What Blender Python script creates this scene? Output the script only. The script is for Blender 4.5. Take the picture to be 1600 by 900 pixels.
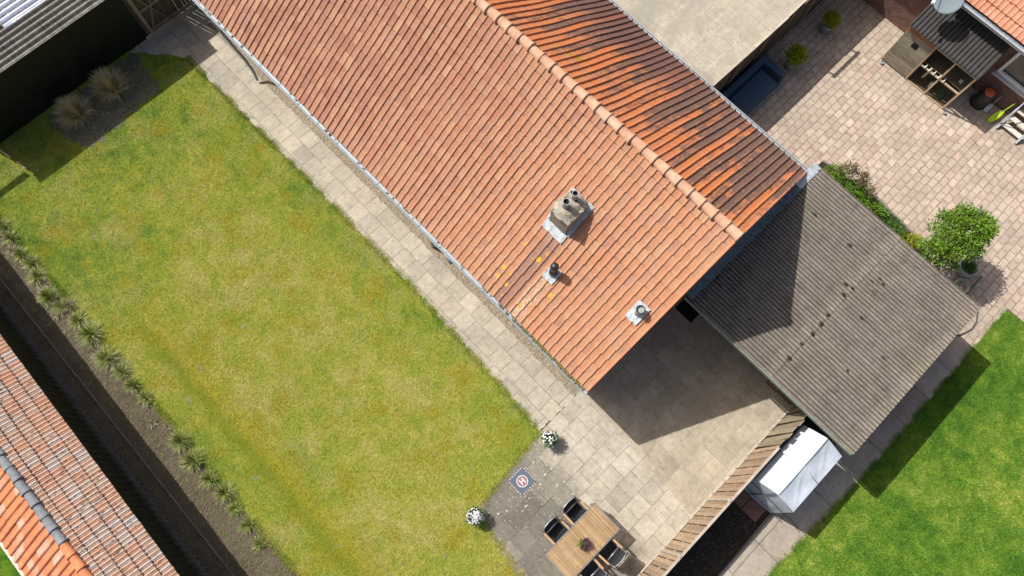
import bpy, math, random
import numpy as np
from mathutils import Matrix, Vector
R_ = math.radians
random.seed(7); rng = np.random.default_rng(7)
for o in list(bpy.data.objects): bpy.data.objects.remove(o)
sc = bpy.context.scene
C = sc.collection

# ------------------------------------------------------------------ camera, sky, sun, exposure
cam = bpy.data.objects.new('camera', bpy.data.cameras.new('camera')); C.objects.link(cam)
cam.data.sensor_width = 36; cam.data.lens = 25.695; cam.data.clip_start = .5; cam.data.clip_end = 600
cam.matrix_world = Matrix(((0.7164252845, 0.6649709971, -0.2110648828, 0),
                           (-0.6971441713, 0.6940191449, -0.1797983065, 0),
                           (0.0269224103, 0.2759547057, 0.9607935180, 20), (0, 0, 0, 1)))
sc.camera = cam
SUN = Vector((-.22, .78, 1)).normalized()          # towards the sun
elev = math.asin(SUN.z); azim = math.atan2(SUN.x, SUN.y)
w = bpy.data.worlds.new('World'); sc.world = w; w.use_nodes = True
nt = w.node_tree; nt.nodes.clear()
sky = nt.nodes.new('ShaderNodeTexSky'); sky.sky_type = 'NISHITA'; sky.sun_disc = False
sky.sun_elevation = elev; sky.sun_rotation = azim; sky.air_density = .8; sky.dust_density = 3.2; sky.ozone_density = .4
bg = nt.nodes.new('ShaderNodeBackground'); bg.inputs[1].default_value = .115
wo = nt.nodes.new('ShaderNodeOutputWorld')
sky_tint = nt.nodes.new('ShaderNodeMix'); sky_tint.data_type = 'RGBA'; sky_tint.blend_type = 'MULTIPLY'; sky_tint.inputs[0].default_value = 1   # warm tint added to the sky light alone, makes the shade less blue
sky_tint.inputs[7].default_value = (1.0, .945, .895, 1); nt.links.new(sky.outputs[0], sky_tint.inputs[6]); nt.links.new(sky_tint.outputs[2], bg.inputs[0]); nt.links.new(bg.outputs[0], wo.inputs[0])
sl = bpy.data.lights.new('sun', 'SUN'); sl.energy = 4.15; sl.angle = R_(.5); sl.color = (1, .96, .90)
so = bpy.data.objects.new('sun', sl); C.objects.link(so); so.location = (-5, 15, 25)
so.rotation_euler = SUN.to_track_quat('Z', 'Y').to_euler()
sc.view_settings.view_transform = 'Standard'; sc.view_settings.look = 'None'
sc.view_settings.exposure = .35; sc.view_settings.gamma = 1
sc.render.engine = 'CYCLES'
try: sc.cycles.max_bounces = 8; sc.cycles.use_denoising = True
except Exception: pass

# ------------------------------------------------------------------ node material helper
class G:
    def __init__(s, name):
        s.m = bpy.data.materials.new(name); s.m.use_nodes = True; s.t = s.m.node_tree
        s.b = s.t.nodes['Principled BSDF']; s.tc = None
    def n(s, t, **k):
        x = s.t.nodes.new(t)
        for a, v in k.items(): setattr(x, a, v)
        return x
    def set(s, sock, v):
        if isinstance(v, bpy.types.NodeSocket): s.t.links.new(v, sock)
        elif isinstance(v, tuple) and len(v) == 3 and sock.type == 'RGBA': sock.default_value = (*v, 1)
        else: sock.default_value = v
    def co(s, k='Object'):
        if not s.tc: s.tc = s.n('ShaderNodeTexCoord')
        return s.tc.outputs[k]
    def pos(s): return s.n('ShaderNodeNewGeometry').outputs['Position']
    def map(s, v, scale=(1, 1, 1), loc=(0, 0, 0), rot=(0, 0, 0)):
        x = s.n('ShaderNodeMapping'); s.set(x.inputs[0], v)
        x.inputs['Scale'].default_value = scale; x.inputs['Location'].default_value = loc; x.inputs['Rotation'].default_value = rot
        return x.outputs[0]
    def noise(s, v, sc_, d=4, r=.6, col=False, dist=0):
        x = s.n('ShaderNodeTexNoise'); s.set(x.inputs['Vector'], v); x.inputs['Scale'].default_value = sc_
        x.inputs['Detail'].default_value = d; x.inputs['Roughness'].default_value = r; x.inputs['Distortion'].default_value = dist
        return x.outputs['Color' if col else 'Fac']
    def vor(s, v, sc_, feat='F1', out='Distance'):
        x = s.n('ShaderNodeTexVoronoi', feature=feat); s.set(x.inputs['Vector'], v); x.inputs['Scale'].default_value = sc_
        return x.outputs[out]
    def white(s, v, out='Value'):
        x = s.n('ShaderNodeTexWhiteNoise'); s.set(x.inputs['Vector'], v); return x.outputs[out]
    def vm(s, op, a, b=None):
        x = s.n('ShaderNodeVectorMath', operation=op); s.set(x.inputs[0], a)
        if b is not None: s.set(x.inputs[1], b)
        return x.outputs[0]
    def sep(s, v): return s.n2('ShaderNodeSeparateXYZ', v)
    def n2(s, t, v):
        x = s.n(t); s.set(x.inputs[0], v); return x.outputs
    def xyz(s, x_, y_, z_=0.):
        x = s.n('ShaderNodeCombineXYZ')
        for i, v in enumerate((x_, y_, z_)): s.set(x.inputs[i], v)
        return x.outputs[0]
    def ma(s, op, a, b=0., c=None, clamp=False):
        x = s.n('ShaderNodeMath', operation=op, use_clamp=clamp); s.set(x.inputs[0], a); s.set(x.inputs[1], b)
        if c is not None: s.set(x.inputs[2], c)
        return x.outputs[0]
    def mr(s, v, a, b, c=0., d=1., smooth=False):
        x = s.n('ShaderNodeMapRange'); x.clamp = True
        if smooth: x.interpolation_type = 'SMOOTHSTEP'
        for i, k in enumerate((v, a, b, c, d)): s.set(x.inputs[i], k)
        return x.outputs[0]
    def ramp(s, f, stops, const=False):
        x = s.n('ShaderNodeValToRGB'); s.set(x.inputs[0], f); e = x.color_ramp.elements
        if const: x.color_ramp.interpolation = 'CONSTANT'
        e[0].position, e[0].color = stops[0][0], (*stops[0][1], 1)
        e[1].position, e[1].color = stops[-1][0], (*stops[-1][1], 1)
        for p, c in stops[1:-1]:
            q = e.new(p); q.color = (*c, 1)
        return x.outputs[0]
    def mix(s, f, a, b, mode='MIX'):
        x = s.n('ShaderNodeMix', data_type='RGBA', blend_type=mode)
        s.set(x.inputs[0], f); s.set(x.inputs[6], a); s.set(x.inputs[7], b)
        return x.outputs[2]
    def val(s, c, v):                                  # multiply colour by a value
        return s.mix(1., c, s.n2('ShaderNodeCombineXYZ', v)[0] if False else s.xyz(v, v, v), 'MULTIPLY')
    def bump(s, h, st=.5, dist=.01, prev=None):
        x = s.n('ShaderNodeBump'); x.inputs['Strength'].default_value = st; x.inputs['Distance'].default_value = dist
        s.set(x.inputs['Height'], h)
        if prev is not None: s.set(x.inputs['Normal'], prev)
        return x.outputs[0]
    def out(s, col, rough=.85, nrm=None, spec=.3, metal=0., trans=0., alpha=None):
        s.set(s.b.inputs['Base Color'], col); s.set(s.b.inputs['Roughness'], rough)
        s.b.inputs['Specular IOR Level'].default_value = spec; s.b.inputs['Metallic'].default_value = metal
        if trans: s.b.inputs['Transmission Weight'].default_value = trans
        if nrm is not None: s.set(s.b.inputs['Normal'], nrm)
        return s.m

def simple(name, col, rough=.7, var=.25, scale=12, metal=0., spec=.3, bump=.15, dirt=None):
    g = G(name); c = g.co()
    n = g.noise(c, scale, 5); f = g.mr(n, .25, .75, 1 - var, 1 + var)
    col = g.val(col, f)
    if dirt: col = g.mix(g.mr(g.noise(c, scale * .35, 6, .7), .5, .72, 0, .8), col, dirt)
    nr = g.bump(g.noise(c, scale * 5, 3), bump, .004) if bump else None
    return g.out(col, g.mr(n, .2, .8, max(rough - .12, .05), min(rough + .12, 1)), nr, spec, metal)

def lawn_col(g, v, lush=False):
    big = g.noise(v, .38, 4, .6); mid = g.noise(v, 1.9, 7, .78, dist=.4); fine = g.noise(v, 13, 5, .8)
    f = g.ma('ADD', g.ma('MULTIPLY', big, .40), g.ma('MULTIPLY', mid, .60))
    if lush:
        col = g.ramp(f, [(.36, (.033, .095, .008)), (.45, (.065, .165, .011)), (.53, (.12, .225, .018)), (.60, (.22, .295, .040)), (.69, (.37, .35, .12))])
    else:
        x, y, z = g.sep(v)
        # wear: dry in the middle of the garden, greener along the rims
        ctr = g.ma('ADD', g.mr(x, -4.9, -1.5, 0, .5, True), g.mr(x, 2.4, .4, 0, .5, True))
        dry = g.ma('MULTIPLY', ctr, g.mr(y, 17, 9, .2, 1, True))
        f2 = g.ma('ADD', f, g.ma('MULTIPLY_ADD', dry, .15, -.075))
        streak = g.noise(g.map(v, (2.4, .22, 1), rot=(0, 0, .03)), 1.0, 3, .6)
        f2 = g.ma('ADD', f2, g.ma('MULTIPLY_ADD', streak, .16, -.08))
        col = g.ramp(f2, [(.33, (.078, .155, .014)), (.42, (.15, .235, .022)), (.49, (.235, .295, .030)),
                          (.57, (.31, .325, .045)), (.66, (.39, .37, .095)), (.77, (.44, .385, .17))])
        strw = g.mr(g.noise(g.map(v, loc=(1, 12, 0)), .75, 6, .7), .50, .66, 0, .5); col = g.mix(strw, col, (.40, .36, .13)); col = g.mix(.07, col, (.33, .28, .13))
        mossy = g.mr(g.noise(g.map(v, loc=(9, 3, 0)), 1.1, 5, .7), .52, .66, 0, .75)
        col = g.mix(mossy, col, (.29, .25, .018))
        bandn = g.ma('MULTIPLY_ADD', g.noise(v, .8, 4), .9, -.45)
        xx = g.ma('ADD', x, g.ma('MULTIPLY', bandn, .5))
        ym = g.mr(y, 11.5, 8.5, 0, 1, True)
        b1 = g.ma('MULTIPLY', g.mr(g.ma('ABSOLUTE', g.ma('ADD', xx, 3.55)), .65, .05, 0, .5), ym)
        col = g.mix(b1, col, (.33, .275, .014))
        b2 = g.ma('MULTIPLY', g.mr(g.ma('ABSOLUTE', g.ma('ADD', xx, 3.80)), .28, .04, 0, .55), ym)
        col = g.mix(g.ma('MULTIPLY', b2, g.mr(fine, .3, .6)), col, (.10, .19, .014))
        pale = g.mr(g.noise(g.map(v, loc=(3, 7, 0)), 2.1, 3, .5), .67, .75, 0, .55)
        col = g.mix(pale, col, (.26, .25, .19))
    return g.val(col, g.mr(fine, .25, .75, .62, 1.38))

def lawn_mat(name, lush=False, blade=False):
    g = G(name); v = g.pos()
    col = lawn_col(g, v, lush)
    if blade:
        r = g.n2('ShaderNodeSeparateXYZ', g.co('UV'))
        col = g.val(col, g.mr(r[0], 0, 1, .62, 1.65))
        col = g.mix(g.mr(r[1], .82, 1, 0, .6), col, (.34, .31, .14))
        return g.out(col, .75, None, .25)
    nr = g.bump(g.noise(v, 45, 5, .8), .9, .03)
    return g.out(g.val(col, .85), .95, nr, .1)

def brick_vec(g, v, w_, h_, off=.5):
    return None

def paver(name, w_, h_, mortar, c1, c2, cm, base_noise, off=.5, rot=0., stain=None, bias=0., spots=False, loc=(0, 0, 0), worn=0., bum=.5, dark=None, vary=.12, irr=0.):
    """slabs with joints, each slab its own tone and level; stains and lichen of their own shape"""
    g = G(name); v = g.pos()
    wob = g.vm('MULTIPLY', g.vm('SUBTRACT', g.noise(v, 2.2, 2, .5, col=True), (.5, .5, .5)), (.035, .035, 0))
    wo2 = g.vm('MULTIPLY', g.vm('SUBTRACT', g.noise(v, 14, 2, .5, col=True), (.5, .5, .5)), (.012, .012, 0))
    p = g.map(g.vm('ADD', g.vm('ADD', v, wob), wo2), rot=(0, 0, rot), loc=loc)
    px, py, pz = g.sep(p)
    ry = g.ma('DIVIDE', py, h_); row = g.ma('FLOOR', ry)
    sh = g.ma('MULTIPLY', g.ma('MODULO', g.ma('ABSOLUTE', row), 2.), off)
    if irr: sh = g.ma('ADD', sh, g.ma('MULTIPLY', g.white(g.xyz(row, 3.3)), irr))
    rx = g.ma('ADD', g.ma('DIVIDE', px, w_), sh); cx = g.ma('FLOOR', rx)
    fx = g.ma('FRACT', rx)
    fy = g.ma('FRACT', ry)
    wr = g.sep(g.white(g.xyz(cx, row, 1.7), 'Color')); wq = g.sep(g.white(g.xyz(cx, row, 8.1), 'Color'))
    dx = g.ma('MULTIPLY', g.ma('MINIMUM', fx, g.ma('SUBTRACT', 1., fx)), w_)
    dy = g.ma('MULTIPLY', g.ma('MINIMUM', fy, g.ma('SUBTRACT', 1., fy)), h_)
    dj = g.ma('MINIMUM', dx, dy)
    jw = g.mr(g.noise(g.map(v, loc=(2, 9, 0)), 1.3, 5, .7), .36, .64, mortar * .55, mortar * 1.7)
    jf = g.ma('SUBTRACT', 1., g.ma('DIVIDE', dj, jw, clamp=True), clamp=True)
    jf = g.mr(jf, .0, .35)
    col = g.mix(wr[0], c1, c2)
    col = g.mix(g.mr(wr[1], .60, 1, 0, .65), col, base_noise)
    col = g.val(col, g.mr(wr[2], 0, 1, 1 - vary, 1 + vary))
    n1 = g.noise(v, 1.1, 6, .65); n2 = g.noise(v, 6.5, 5, .7); n3 = g.noise(v, 38, 4, .8)
    if stain:
        col = g.mix(g.mr(g.noise(g.map(v, loc=(4, 1, 0)), .55, 6, .62), .46, .64, 0, .6), col, stain)
    dk = 0.
    if dark:   # the part of the slabs that is grown over with grey algae
        vx, vy, _z = g.sep(v)
        reg = g.ma('ADD', g.ma('ADD', vx, g.ma('MULTIPLY', vy, -.12)), g.ma('MULTIPLY_ADD', g.noise(v, 1.3, 5, .7), 2.0, -1.0))
        reg = g.ma('ADD', reg, g.ma('MULTIPLY_ADD', wr[0], .9, -.45))
        dk = g.mr(reg, 2.6, 1.2, 0, 1., True); dk = g.ma('MULTIPLY', dk, g.mr(vy, .8, .2))
        dcol = g.val(g.mix(wq[0], dark, tuple(c * 1.55 for c in dark)), g.mr(wq[1], 0, 1, .85, 1.1))
        dcol = g.mix(g.mr(wq[2], .7, 1, 0, .5), dcol, (.13, .13, .125))
        col = g.mix(g.ma('MULTIPLY', dk, .92), col, dcol)
    col = g.val(col, g.mr(n1, .3, .7, .84, 1.14)); col = g.val(col, g.mr(n2, .25, .75, .80, 1.18)); col = g.val(col, g.mr(n3, .25, .75, .78, 1.22))
    # grime along the slab edges, fading inwards
    col = g.val(col, g.mr(dj, 0, mortar * 4.5, .86, 1.))
    jv = g.mr(g.noise(g.map(v, loc=(2, 9, 0)), .8, 4, .6), .36, .62, 1 - worn, .95)
    cj = g.mix(g.mr(g.noise(g.map(v, loc=(6, 6, 0)), 3, 4, .7), .45, .62), cm, tuple(c * .55 for c in cm))
    if dark: cj = g.mix(dk, cj, g.mix(g.mr(g.noise(v, 4, 4), .42, .56), (.10, .085, .06), (.34, .31, .22)))
    col = g.mix(g.ma('MULTIPLY', jf, jv), col, cj)
    if spots:
        d = g.vor(g.vm('ADD', v, g.vm('MULTIPLY', wob, (1.5, 1.5, 0))), 6.); k = g.ma('MULTIPLY', g.mr(g.noise(v, .9, 3), .40, .56, 0, 1), dk)
        d2 = g.vor(v, 17.)
        s1 = g.ma('MULTIPLY', g.mr(d, .19, .12, 0, 1), k); s2 = g.ma('MULTIPLY', g.mr(d2, .27, .16, 0, .85), k)
        sg = g.mr(g.white(g.vor(v, 6., out='Color')), .45, .6, 0, 1); s3 = g.mr(g.white(g.vor(v, 17., out='Color')), .55, .7, 0, 1)
        col = g.mix(g.ma('MAXIMUM', g.ma('MULTIPLY', s1, sg), g.ma('MULTIPLY', s2, s3)), col, (.60, .56, .45))
    h = g.ma('SUBTRACT', g.ma('MULTIPLY', n3, .3), g.ma('MULTIPLY', jf, .7))
    nr = g.bump(g.ma('ADD', h, g.ma('MULTIPLY', wr[0], .3)), bum, .014)
    return g.out(col, .88, nr, .2)

def tile_mat(name, kind):
    """fired clay roof tiles; UV = (column + t, row + s)"""
    g = G(name); uv = g.co('UV'); v = g.co()
    if kind in ('west_face', 'east_face', 'house'): v = g.pos()
    u, r, _ = g.sep(uv); cu = g.ma('FLOOR', u); cr = g.ma('FLOOR', r)
    wn = g.sep(g.white(g.xyz(cu, cr), 'Color')); wc = g.sep(g.white(g.xyz(cu, 77.), 'Color'))
    fu = g.ma('FRACT', u)
    n1 = g.noise(v, .5, 4); n2 = g.noise(v, 5, 6, .7); n3 = g.noise(v, 40, 4, .8)
    x, y, z = g.sep(v)
    if kind == 'west_face':
        old = g.mr(g.ma('ADD', y, g.ma('MULTIPLY', x, .5)), 3.5, 15, 0, 1, True)
        base = g.mix(old, (.44, .205, .11), (.29, .13, .085))
        f = g.ma('ADD', g.ma('MULTIPLY', wn[0], .6), g.ma('MULTIPLY', n1, .4))
        col = g.mix(g.mr(f, .25, .8, 0, .8), base, (.40, .215, .13))
        col = g.mix(g.mr(wn[1], .74, 1, 0, .5), col, (.45, .265, .15))
        col = g.mix(g.mr(wn[2], .80, 1, 0, .5), col, (.29, .155, .12))
        col = g.mix(g.mr(n2, .5, .75, 0, .45), col, (.42, .26, .17))
        # dark run-off below the chimney, pale scale beside it, yellow lichen
        col = g.mix(g.ma('MULTIPLY', g.ma('MULTIPLY', g.mr(y, 2.93, 3.0), g.mr(y, 3.46, 3.4)), g.mr(x, 5.4, 4.9, 0, g.mr(n2, .35, .6, .35, .75))), col, (.21, .125, .105))
        pm = g.ma('MULTIPLY', g.ma('MULTIPLY', g.mr(y, 2.5, 2.62), g.mr(y, 2.95, 2.85)), g.mr(x, 4.5, 4.3, 0, 1))
        col = g.mix(g.ma('MULTIPLY', pm, g.mr(g.noise(v, 16, 4, .8), .46, .58, 0, .8)), col, (.50, .43, .33))
        lm = g.mr(g.n2('ShaderNodeVectorMath', 0)[0] if False else dist(g, v, (4.1, 3.1, 3.1)), .95, .6, 0, 1)
        ld = g.vor(g.map(v, (1, 1, .1), loc=(.37, .15, 0)), 3.8)
        col = g.mix(g.ma('MULTIPLY', lm, g.mr(g.ma('ADD', ld, g.ma('MULTIPLY', n2, .05)), .27, .24, 0, 1)), col, (.62, .38, .02))
        mm = g.mr(g.noise(v, 30, 3, .7), .655, .69, 0, .8); col = g.mix(mm, col, (.56, .50, .42))
    elif kind == 'east_face':
        col = g.mix(g.mr(wn[0], .1, .9, 0, 1), (.56, .185, .065), (.50, .205, .10))
        col = g.mix(g.mr(wn[1], .7, 1, 0, .7), col, (.55, .21, .07))
        lng = g.noise(g.map(g.xyz(g.ma('MULTIPLY', cu, 3.3), r), (1, .16, 1)), 1.2, 4, .75)
        ft = g.noise(g.map(v, (1.6, 7, 1.6)), 1.1, 5, .75)
        gr = g.mr(r, 0, 15, -.10, .13)
        far = g.mr(y, 1.5, 12, .05, -.06)
        k = g.ma('ADD', g.ma('ADD', g.ma('ADD', g.ma('MULTIPLY', lng, .55), g.ma('MULTIPLY', ft, .5)), gr), far)
        k = g.ma('ADD', k, g.ma('MULTIPLY_ADD', wc[0], .22, -.11))
        col = g.mix(g.mr(k, .53, .62, 0, .88), col, (.13, .092, .078))
        col = g.mix(g.mr(n2, .55, .75, 0, .5), col, (.30, .14, .095))
        # browner, darker columns in the far part near the flat roof
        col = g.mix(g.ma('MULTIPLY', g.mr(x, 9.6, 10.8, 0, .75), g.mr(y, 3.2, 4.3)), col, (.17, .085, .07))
        lm = g.mr(dist(g, v, (8.45, 6.1, 4.75)), .55, .3, 0, 1)
        col = g.mix(g.ma('MULTIPLY', lm, g.mr(g.vor(v, 3.2), .3, .24)), col, (.33, .25, .02))
    elif kind == 'weathered':
        k = g.noise(g.map(v, loc=(5, 2, 0)), .9, 5, .7)
        k2 = g.ma('ADD', g.ma('ADD', k, g.ma('MULTIPLY_ADD', wn[0], .5, -.25)), g.mr(y, 6.5, 3.0, .08, -.22))
        col = g.mix(g.mr(wn[1], 0, 1), (.52, .24, .135), (.50, .30, .21))
        col = g.mix(g.mr(k2, .32, .52, .2, .88), col, (.45, .39, .33))
        col = g.mix(g.mr(wn[2], .75, .95, 0, .6), col, (.45, .45, .45))
        sp = g.mr(g.noise(g.map(v, (1.2, 3.2, 1)), 5.5, 5, .78), .57, .61, 0, .95)
        col = g.mix(sp, col, (.035, .028, .018))
        fr = g.ma('FRACT', r); lap = g.ma('MAXIMUM', g.mr(fr, .09, .03, 0, .9), g.mr(fr, .955, .975, 0, .9))
        col = g.mix(lap, col, (.045, .036, .022)); col = g.mix(g.mr(g.ma('ABSOLUTE', g.ma('SUBTRACT', fu, .5)), .33, .46, 0, .6), col, (.12, .085, .06))
        col = g.mix(g.mr(n2, .6, .8, 0, .6), col, (.14, .115, .06))
    elif kind == 'fresh':
        col = g.mix(wn[0], (.56, .20, .085), (.50, .17, .09))
        col = g.mix(g.mr(wn[1], .72, .9, 0, .6), col, (.52, .40, .32))
        col = g.mix(g.mr(n2, .58, .74, 0, .6), col, (.46, .34, .27))
    else:  # roof of the brick house
        col = g.mix(wn[0], (.58, .26, .155), (.48, .205, .125))
        col = g.mix(g.mr(n2, .5, .72, 0, .6), col, (.50, .32, .24))
        col = g.mix(g.mr(g.noise(v, 7, 5, .8), .62, .68, 0, .9), col, (.05, .035, .03))
    col = g.val(col, g.mr(n3, .25, .75, .80, 1.2)); col = g.val(col, g.mr(n2, .25, .75, .88, 1.12))
    # thin soot line that collects in the side lap of every tile
    nr = g.bump(n3, .35, .006)
    return g.out(col, .86, nr, .25)

def dist(g, v, p):
    x = g.n('ShaderNodeVectorMath', operation='DISTANCE'); g.set(x.inputs[0], v); x.inputs[1].default_value = p
    return x.outputs['Value']

def leaf_mat(name, stops, tr=.25):
    g = G(name); r = g.n2('ShaderNodeSeparateXYZ', g.co('UV'))
    col = g.ramp(r[0], stops)
    col = g.val(col, g.mr(r[1], 0, 1, .7, 1.3))
    m = g.out(col, .5, None, .35)
    t = g.n('ShaderNodeBsdfTranslucent'); g.set(t.inputs[0], col)
    mx = g.n('ShaderNodeMixShader'); mx.inputs[0].default_value = tr
    g.t.links.new(g.b.outputs[0], mx.inputs[1]); g.t.links.new(t.outputs[0], mx.inputs[2])
    g.t.links.new(mx.outputs[0], g.t.nodes['Material Output'].inputs[0])
    return m

def brick_mat(name, c1, c2, cm, vert=True, w_=.22, h_=.065):
    g = G(name); x, y, z = g.sep(g.pos())
    p = g.xyz(g.ma('ADD', x, y), z)
    b = g.n('ShaderNodeTexBrick', offset=.5)
    s_ = b.inputs; g.set(s_['Vector'], p); s_['Scale'].default_value = 1; s_['Mortar Size'].default_value = .006
    s_['Brick Width'].default_value = w_; s_['Row Height'].default_value = h_; s_['Mortar Smooth'].default_value = .2
    g.set(s_['Color1'], c1); g.set(s_['Color2'], c2); g.set(s_['Mortar'], cm)
    n = g.noise(g.pos(), 5, 5, .7); n3 = g.noise(g.pos(), 60, 3, .8)
    col = g.val(b.outputs['Color'], g.mr(n, .25, .75, .7, 1.3)); col = g.val(col, g.mr(n3, .25, .75, .8, 1.2))
    nr = g.bump(g.ma('SUBTRACT', g.ma('MULTIPLY', n3, .3), b.outputs['Fac']), .7, .008)
    return g.out(col, .9, nr, .2)

def corr_mat(name, base, alt, moss, axis=0, pitch=.177, off=0., gain=1.):
    """weathered corrugated sheet with streaks along the ribs (object y or x by scale)"""
    g = G(name); v = g.co()
    st = g.noise(g.map(v, (6, .6, 1)), 1.3, 5, .7); n2 = g.noise(v, 3.2, 6, .7); n3 = g.noise(v, 45, 4, .85); big = g.noise(v, .55, 4)
    col = g.mix(g.mr(st, .3, .75), base, alt)
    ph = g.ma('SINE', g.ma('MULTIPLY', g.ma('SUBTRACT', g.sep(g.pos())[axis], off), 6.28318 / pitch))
    col = g.mix(g.mr(big, .42, .68, 0, .5), col, moss); col = g.val(col, g.mr(g.noise(v, 1.6, 6, .75), .3, .7, .72, 1.22))
    col = g.mix(g.mr(g.noise(g.map(v, loc=(3, 4, 0)), 2.4, 6, .75), .54, .68, 0, .6), col, tuple(c * .5 for c in moss))
    col = g.mix(g.mr(n2, .55, .75, 0, .55), col, moss)
    # dirt settles in the valleys, the crests are rubbed pale
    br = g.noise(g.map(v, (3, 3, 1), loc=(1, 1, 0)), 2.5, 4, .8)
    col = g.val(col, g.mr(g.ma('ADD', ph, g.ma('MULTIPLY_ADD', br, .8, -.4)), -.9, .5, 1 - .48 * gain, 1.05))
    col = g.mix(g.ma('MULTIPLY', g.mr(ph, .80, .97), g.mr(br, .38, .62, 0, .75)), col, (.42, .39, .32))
    col = g.val(col, g.mr(n3, .25, .75, .6, 1.4))
    sp = g.mr(g.noise(v, 26, 4, .8), .63, .67, 0, .8); col = g.mix(sp, col, (.45, .43, .37))
    dk = g.mr(g.noise(g.map(v, loc=(8, 8, 0)), 6, 5, .8), .66, .72, 0, .9); col = g.mix(dk, col, (.045, .04, .03))
    return g.out(col, .92, g.bump(n3, .5, .008), .15)

def wood_mat(name, c1, c2, axis=0, scale=3., dirt=None, island=True):
    g = G(name); v = g.co()
    sc3 = [22, 22, 22]; sc3[axis] = 1.4
    wn = g.n('ShaderNodeNewGeometry').outputs['Random Per Island'] if island else .5
    vv = g.vm('ADD', g.map(v, tuple(sc3)), g.xyz(g.ma('MULTIPLY', wn, 40.) if island else 0., 0., 0.))
    n = g.noise(vv, 1.6, 5, .7); n2 = g.noise(v, scale, 4)
    col = g.mix(g.mr(n, .3, .7), c1, c2)
    if island: col = g.val(col, g.mr(wn, 0, 1, .78, 1.22))
    col = g.val(col, g.mr(n2, .3, .7, .85, 1.15))
    if dirt: col = g.mix(g.mr(g.noise(v, scale * 1.5, 5, .7), .5, .7, 0, .7), col, dirt)
    return g.out(col, .82, g.bump(n, .4, .004), .25)

# materials
M = {}
M['lawn'] = lawn_mat('mown_grass'); M['blade'] = lawn_mat('grass_blades', blade=True)
M['lawn2'] = lawn_mat('lush_grass', True); M['blade2'] = lawn_mat('lush_blades', True, True)
def soil(name, c1, c2, c3):
    g = G(name); v = g.pos()
    a = g.noise(v, 1.6, 6, .7); b = g.noise(v, 9, 5, .75); c = g.noise(v, 50, 4, .85)
    col = g.mix(g.mr(a, .35, .65), c1, c2); col = g.mix(g.mr(b, .55, .72, 0, .7), col, c3)
    col = g.val(col, g.mr(c, .3, .7, .5, 1.5)); col = g.val(col, g.mr(g.noise(v, 24, 5, .8), .35, .65, .7, 1.3))
    col = g.mix(g.mr(g.vor(v, 22), .16, .08, 0, g.mr(a, .4, .6, 0, .8)), col, (.34, .30, .23))
    return g.out(col, .96, g.bump(g.ma('ADD', c, g.ma('MULTIPLY', b, 3.)), 1., .05), .1)
M['soil'] = soil('garden_soil', (.155, .128, .080), (.23, .195, .13), (.085, .072, .042))
M['earth'] = soil('ground_earth', (.20, .17, .12), (.24, .20, .15), (.12, .10, .06))
M['sand'] = soil('sandy_grit', (.46, .39, .28), (.52, .45, .33), (.38, .31, .21))
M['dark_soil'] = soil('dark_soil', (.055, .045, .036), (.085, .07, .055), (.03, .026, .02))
M['grey_soil'] = soil('ash_grey_soil', (.17, .155, .14), (.27, .245, .22), (.10, .095, .08))
M['patio'] = paver('weathered_patio_slabs', .5, .5, .007, (.375, .343, .275), (.425, .39, .32), (.30, .272, .212), (.28, .255, .205), off=.5, stain=(.49, .445, .36), worn=.85, loc=(.12, .1, 0), dark=(.13, .12, .098), spots=True, vary=.07)
M['patio_small'] = paver('small_patio_slabs', .42, .42, .009, (.345, .305, .235), (.39, .345, .265), (.47, .42, .32), (.28, .25, .185), off=0, stain=(.42, .37, .28), worn=.5, vary=.06)
M['path'] = paver('path_slabs', .5, .5, .008, (.36, .33, .265), (.42, .385, .305), (.29, .262, .205), (.31, .29, .25), off=.5, rot=R_(90), stain=(.46, .41, .31), worn=.8, vary=.08)
M['court'] = paver('courtyard_pavers', .32, .215, .010, (.42, .335, .268), (.49, .41, .33), (.31, .255, .20), (.45, .325, .255), off=.5, stain=(.37, .315, .25), worn=.5, bum=.8, vary=.09, irr=.5)
M['sidepath'] = paver('side_path_slabs', 1.05, .95, .012, (.34, .295, .24), (.39, .345, .28), (.20, .17, .13), (.33, .265, .22), off=0, worn=.5, stain=(.30, .25, .21))
M['red_slab'] = simple('red_concrete', (.20, .105, .085), .9, .25, 9)
M['kerb'] = simple('kerb_concrete', (.42, .38, .31), .9, .3, 9)
M['kerb_grey'] = simple('dark_kerb_concrete', (.18, .17, .15), .9, .3, 9)
for k in ('west_face', 'east_face', 'weathered', 'fresh', 'house'): M['tile_' + k] = tile_mat('clay_tiles_' + k, k)
M['ridge'] = simple('ridge_tile_clay', (.47, .27, .175), .85, .3, 7, dirt=(.50, .40, .30))
M['ridge_or'] = simple('orange_ridge_clay', (.55, .20, .09), .8, .2, 7)
M['ridge_gr'] = simple('grey_ridge_clay', (.17, .185, .20), .7, .3, 7)
M['zinc'] = simple('zinc', (.36, .40, .43), .6, .15, 5, metal=.15, spec=.4)
M['zinc_in'] = simple('zinc_dull', (.30, .32, .30), .7, .3, 6, metal=.2, dirt=(.14, .13, .09))
M['lead'] = simple('lead_flashing', (.42, .47, .50), .6, .3, 8, dirt=(.60, .60, .56))
M['flash_dark'] = simple('dull_lead_flashing', (.12, .145, .155), .75, .35, 9, dirt=(.10, .12, .10))
M['brick_dark'] = brick_mat('dark_brick', (.13, .062, .052), (.20, .10, .078), (.27, .235, .20))
M['brick_barn'] = brick_mat('barn_brick', (.30, .15, .10), (.23, .115, .08), (.34, .31, .27))
M['chim'] = brick_mat('sooty_brick', (.22, .185, .16), (.30, .255, .215), (.34, .31, .27))
M['mortar'] = simple('lichened_mortar', (.33, .30, .235), .95, .5, 14, dirt=(.08, .075, .045))
M['flue'] = simple('flue_zinc', (.34, .35, .34), .6, .25, 10, metal=.2)
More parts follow.
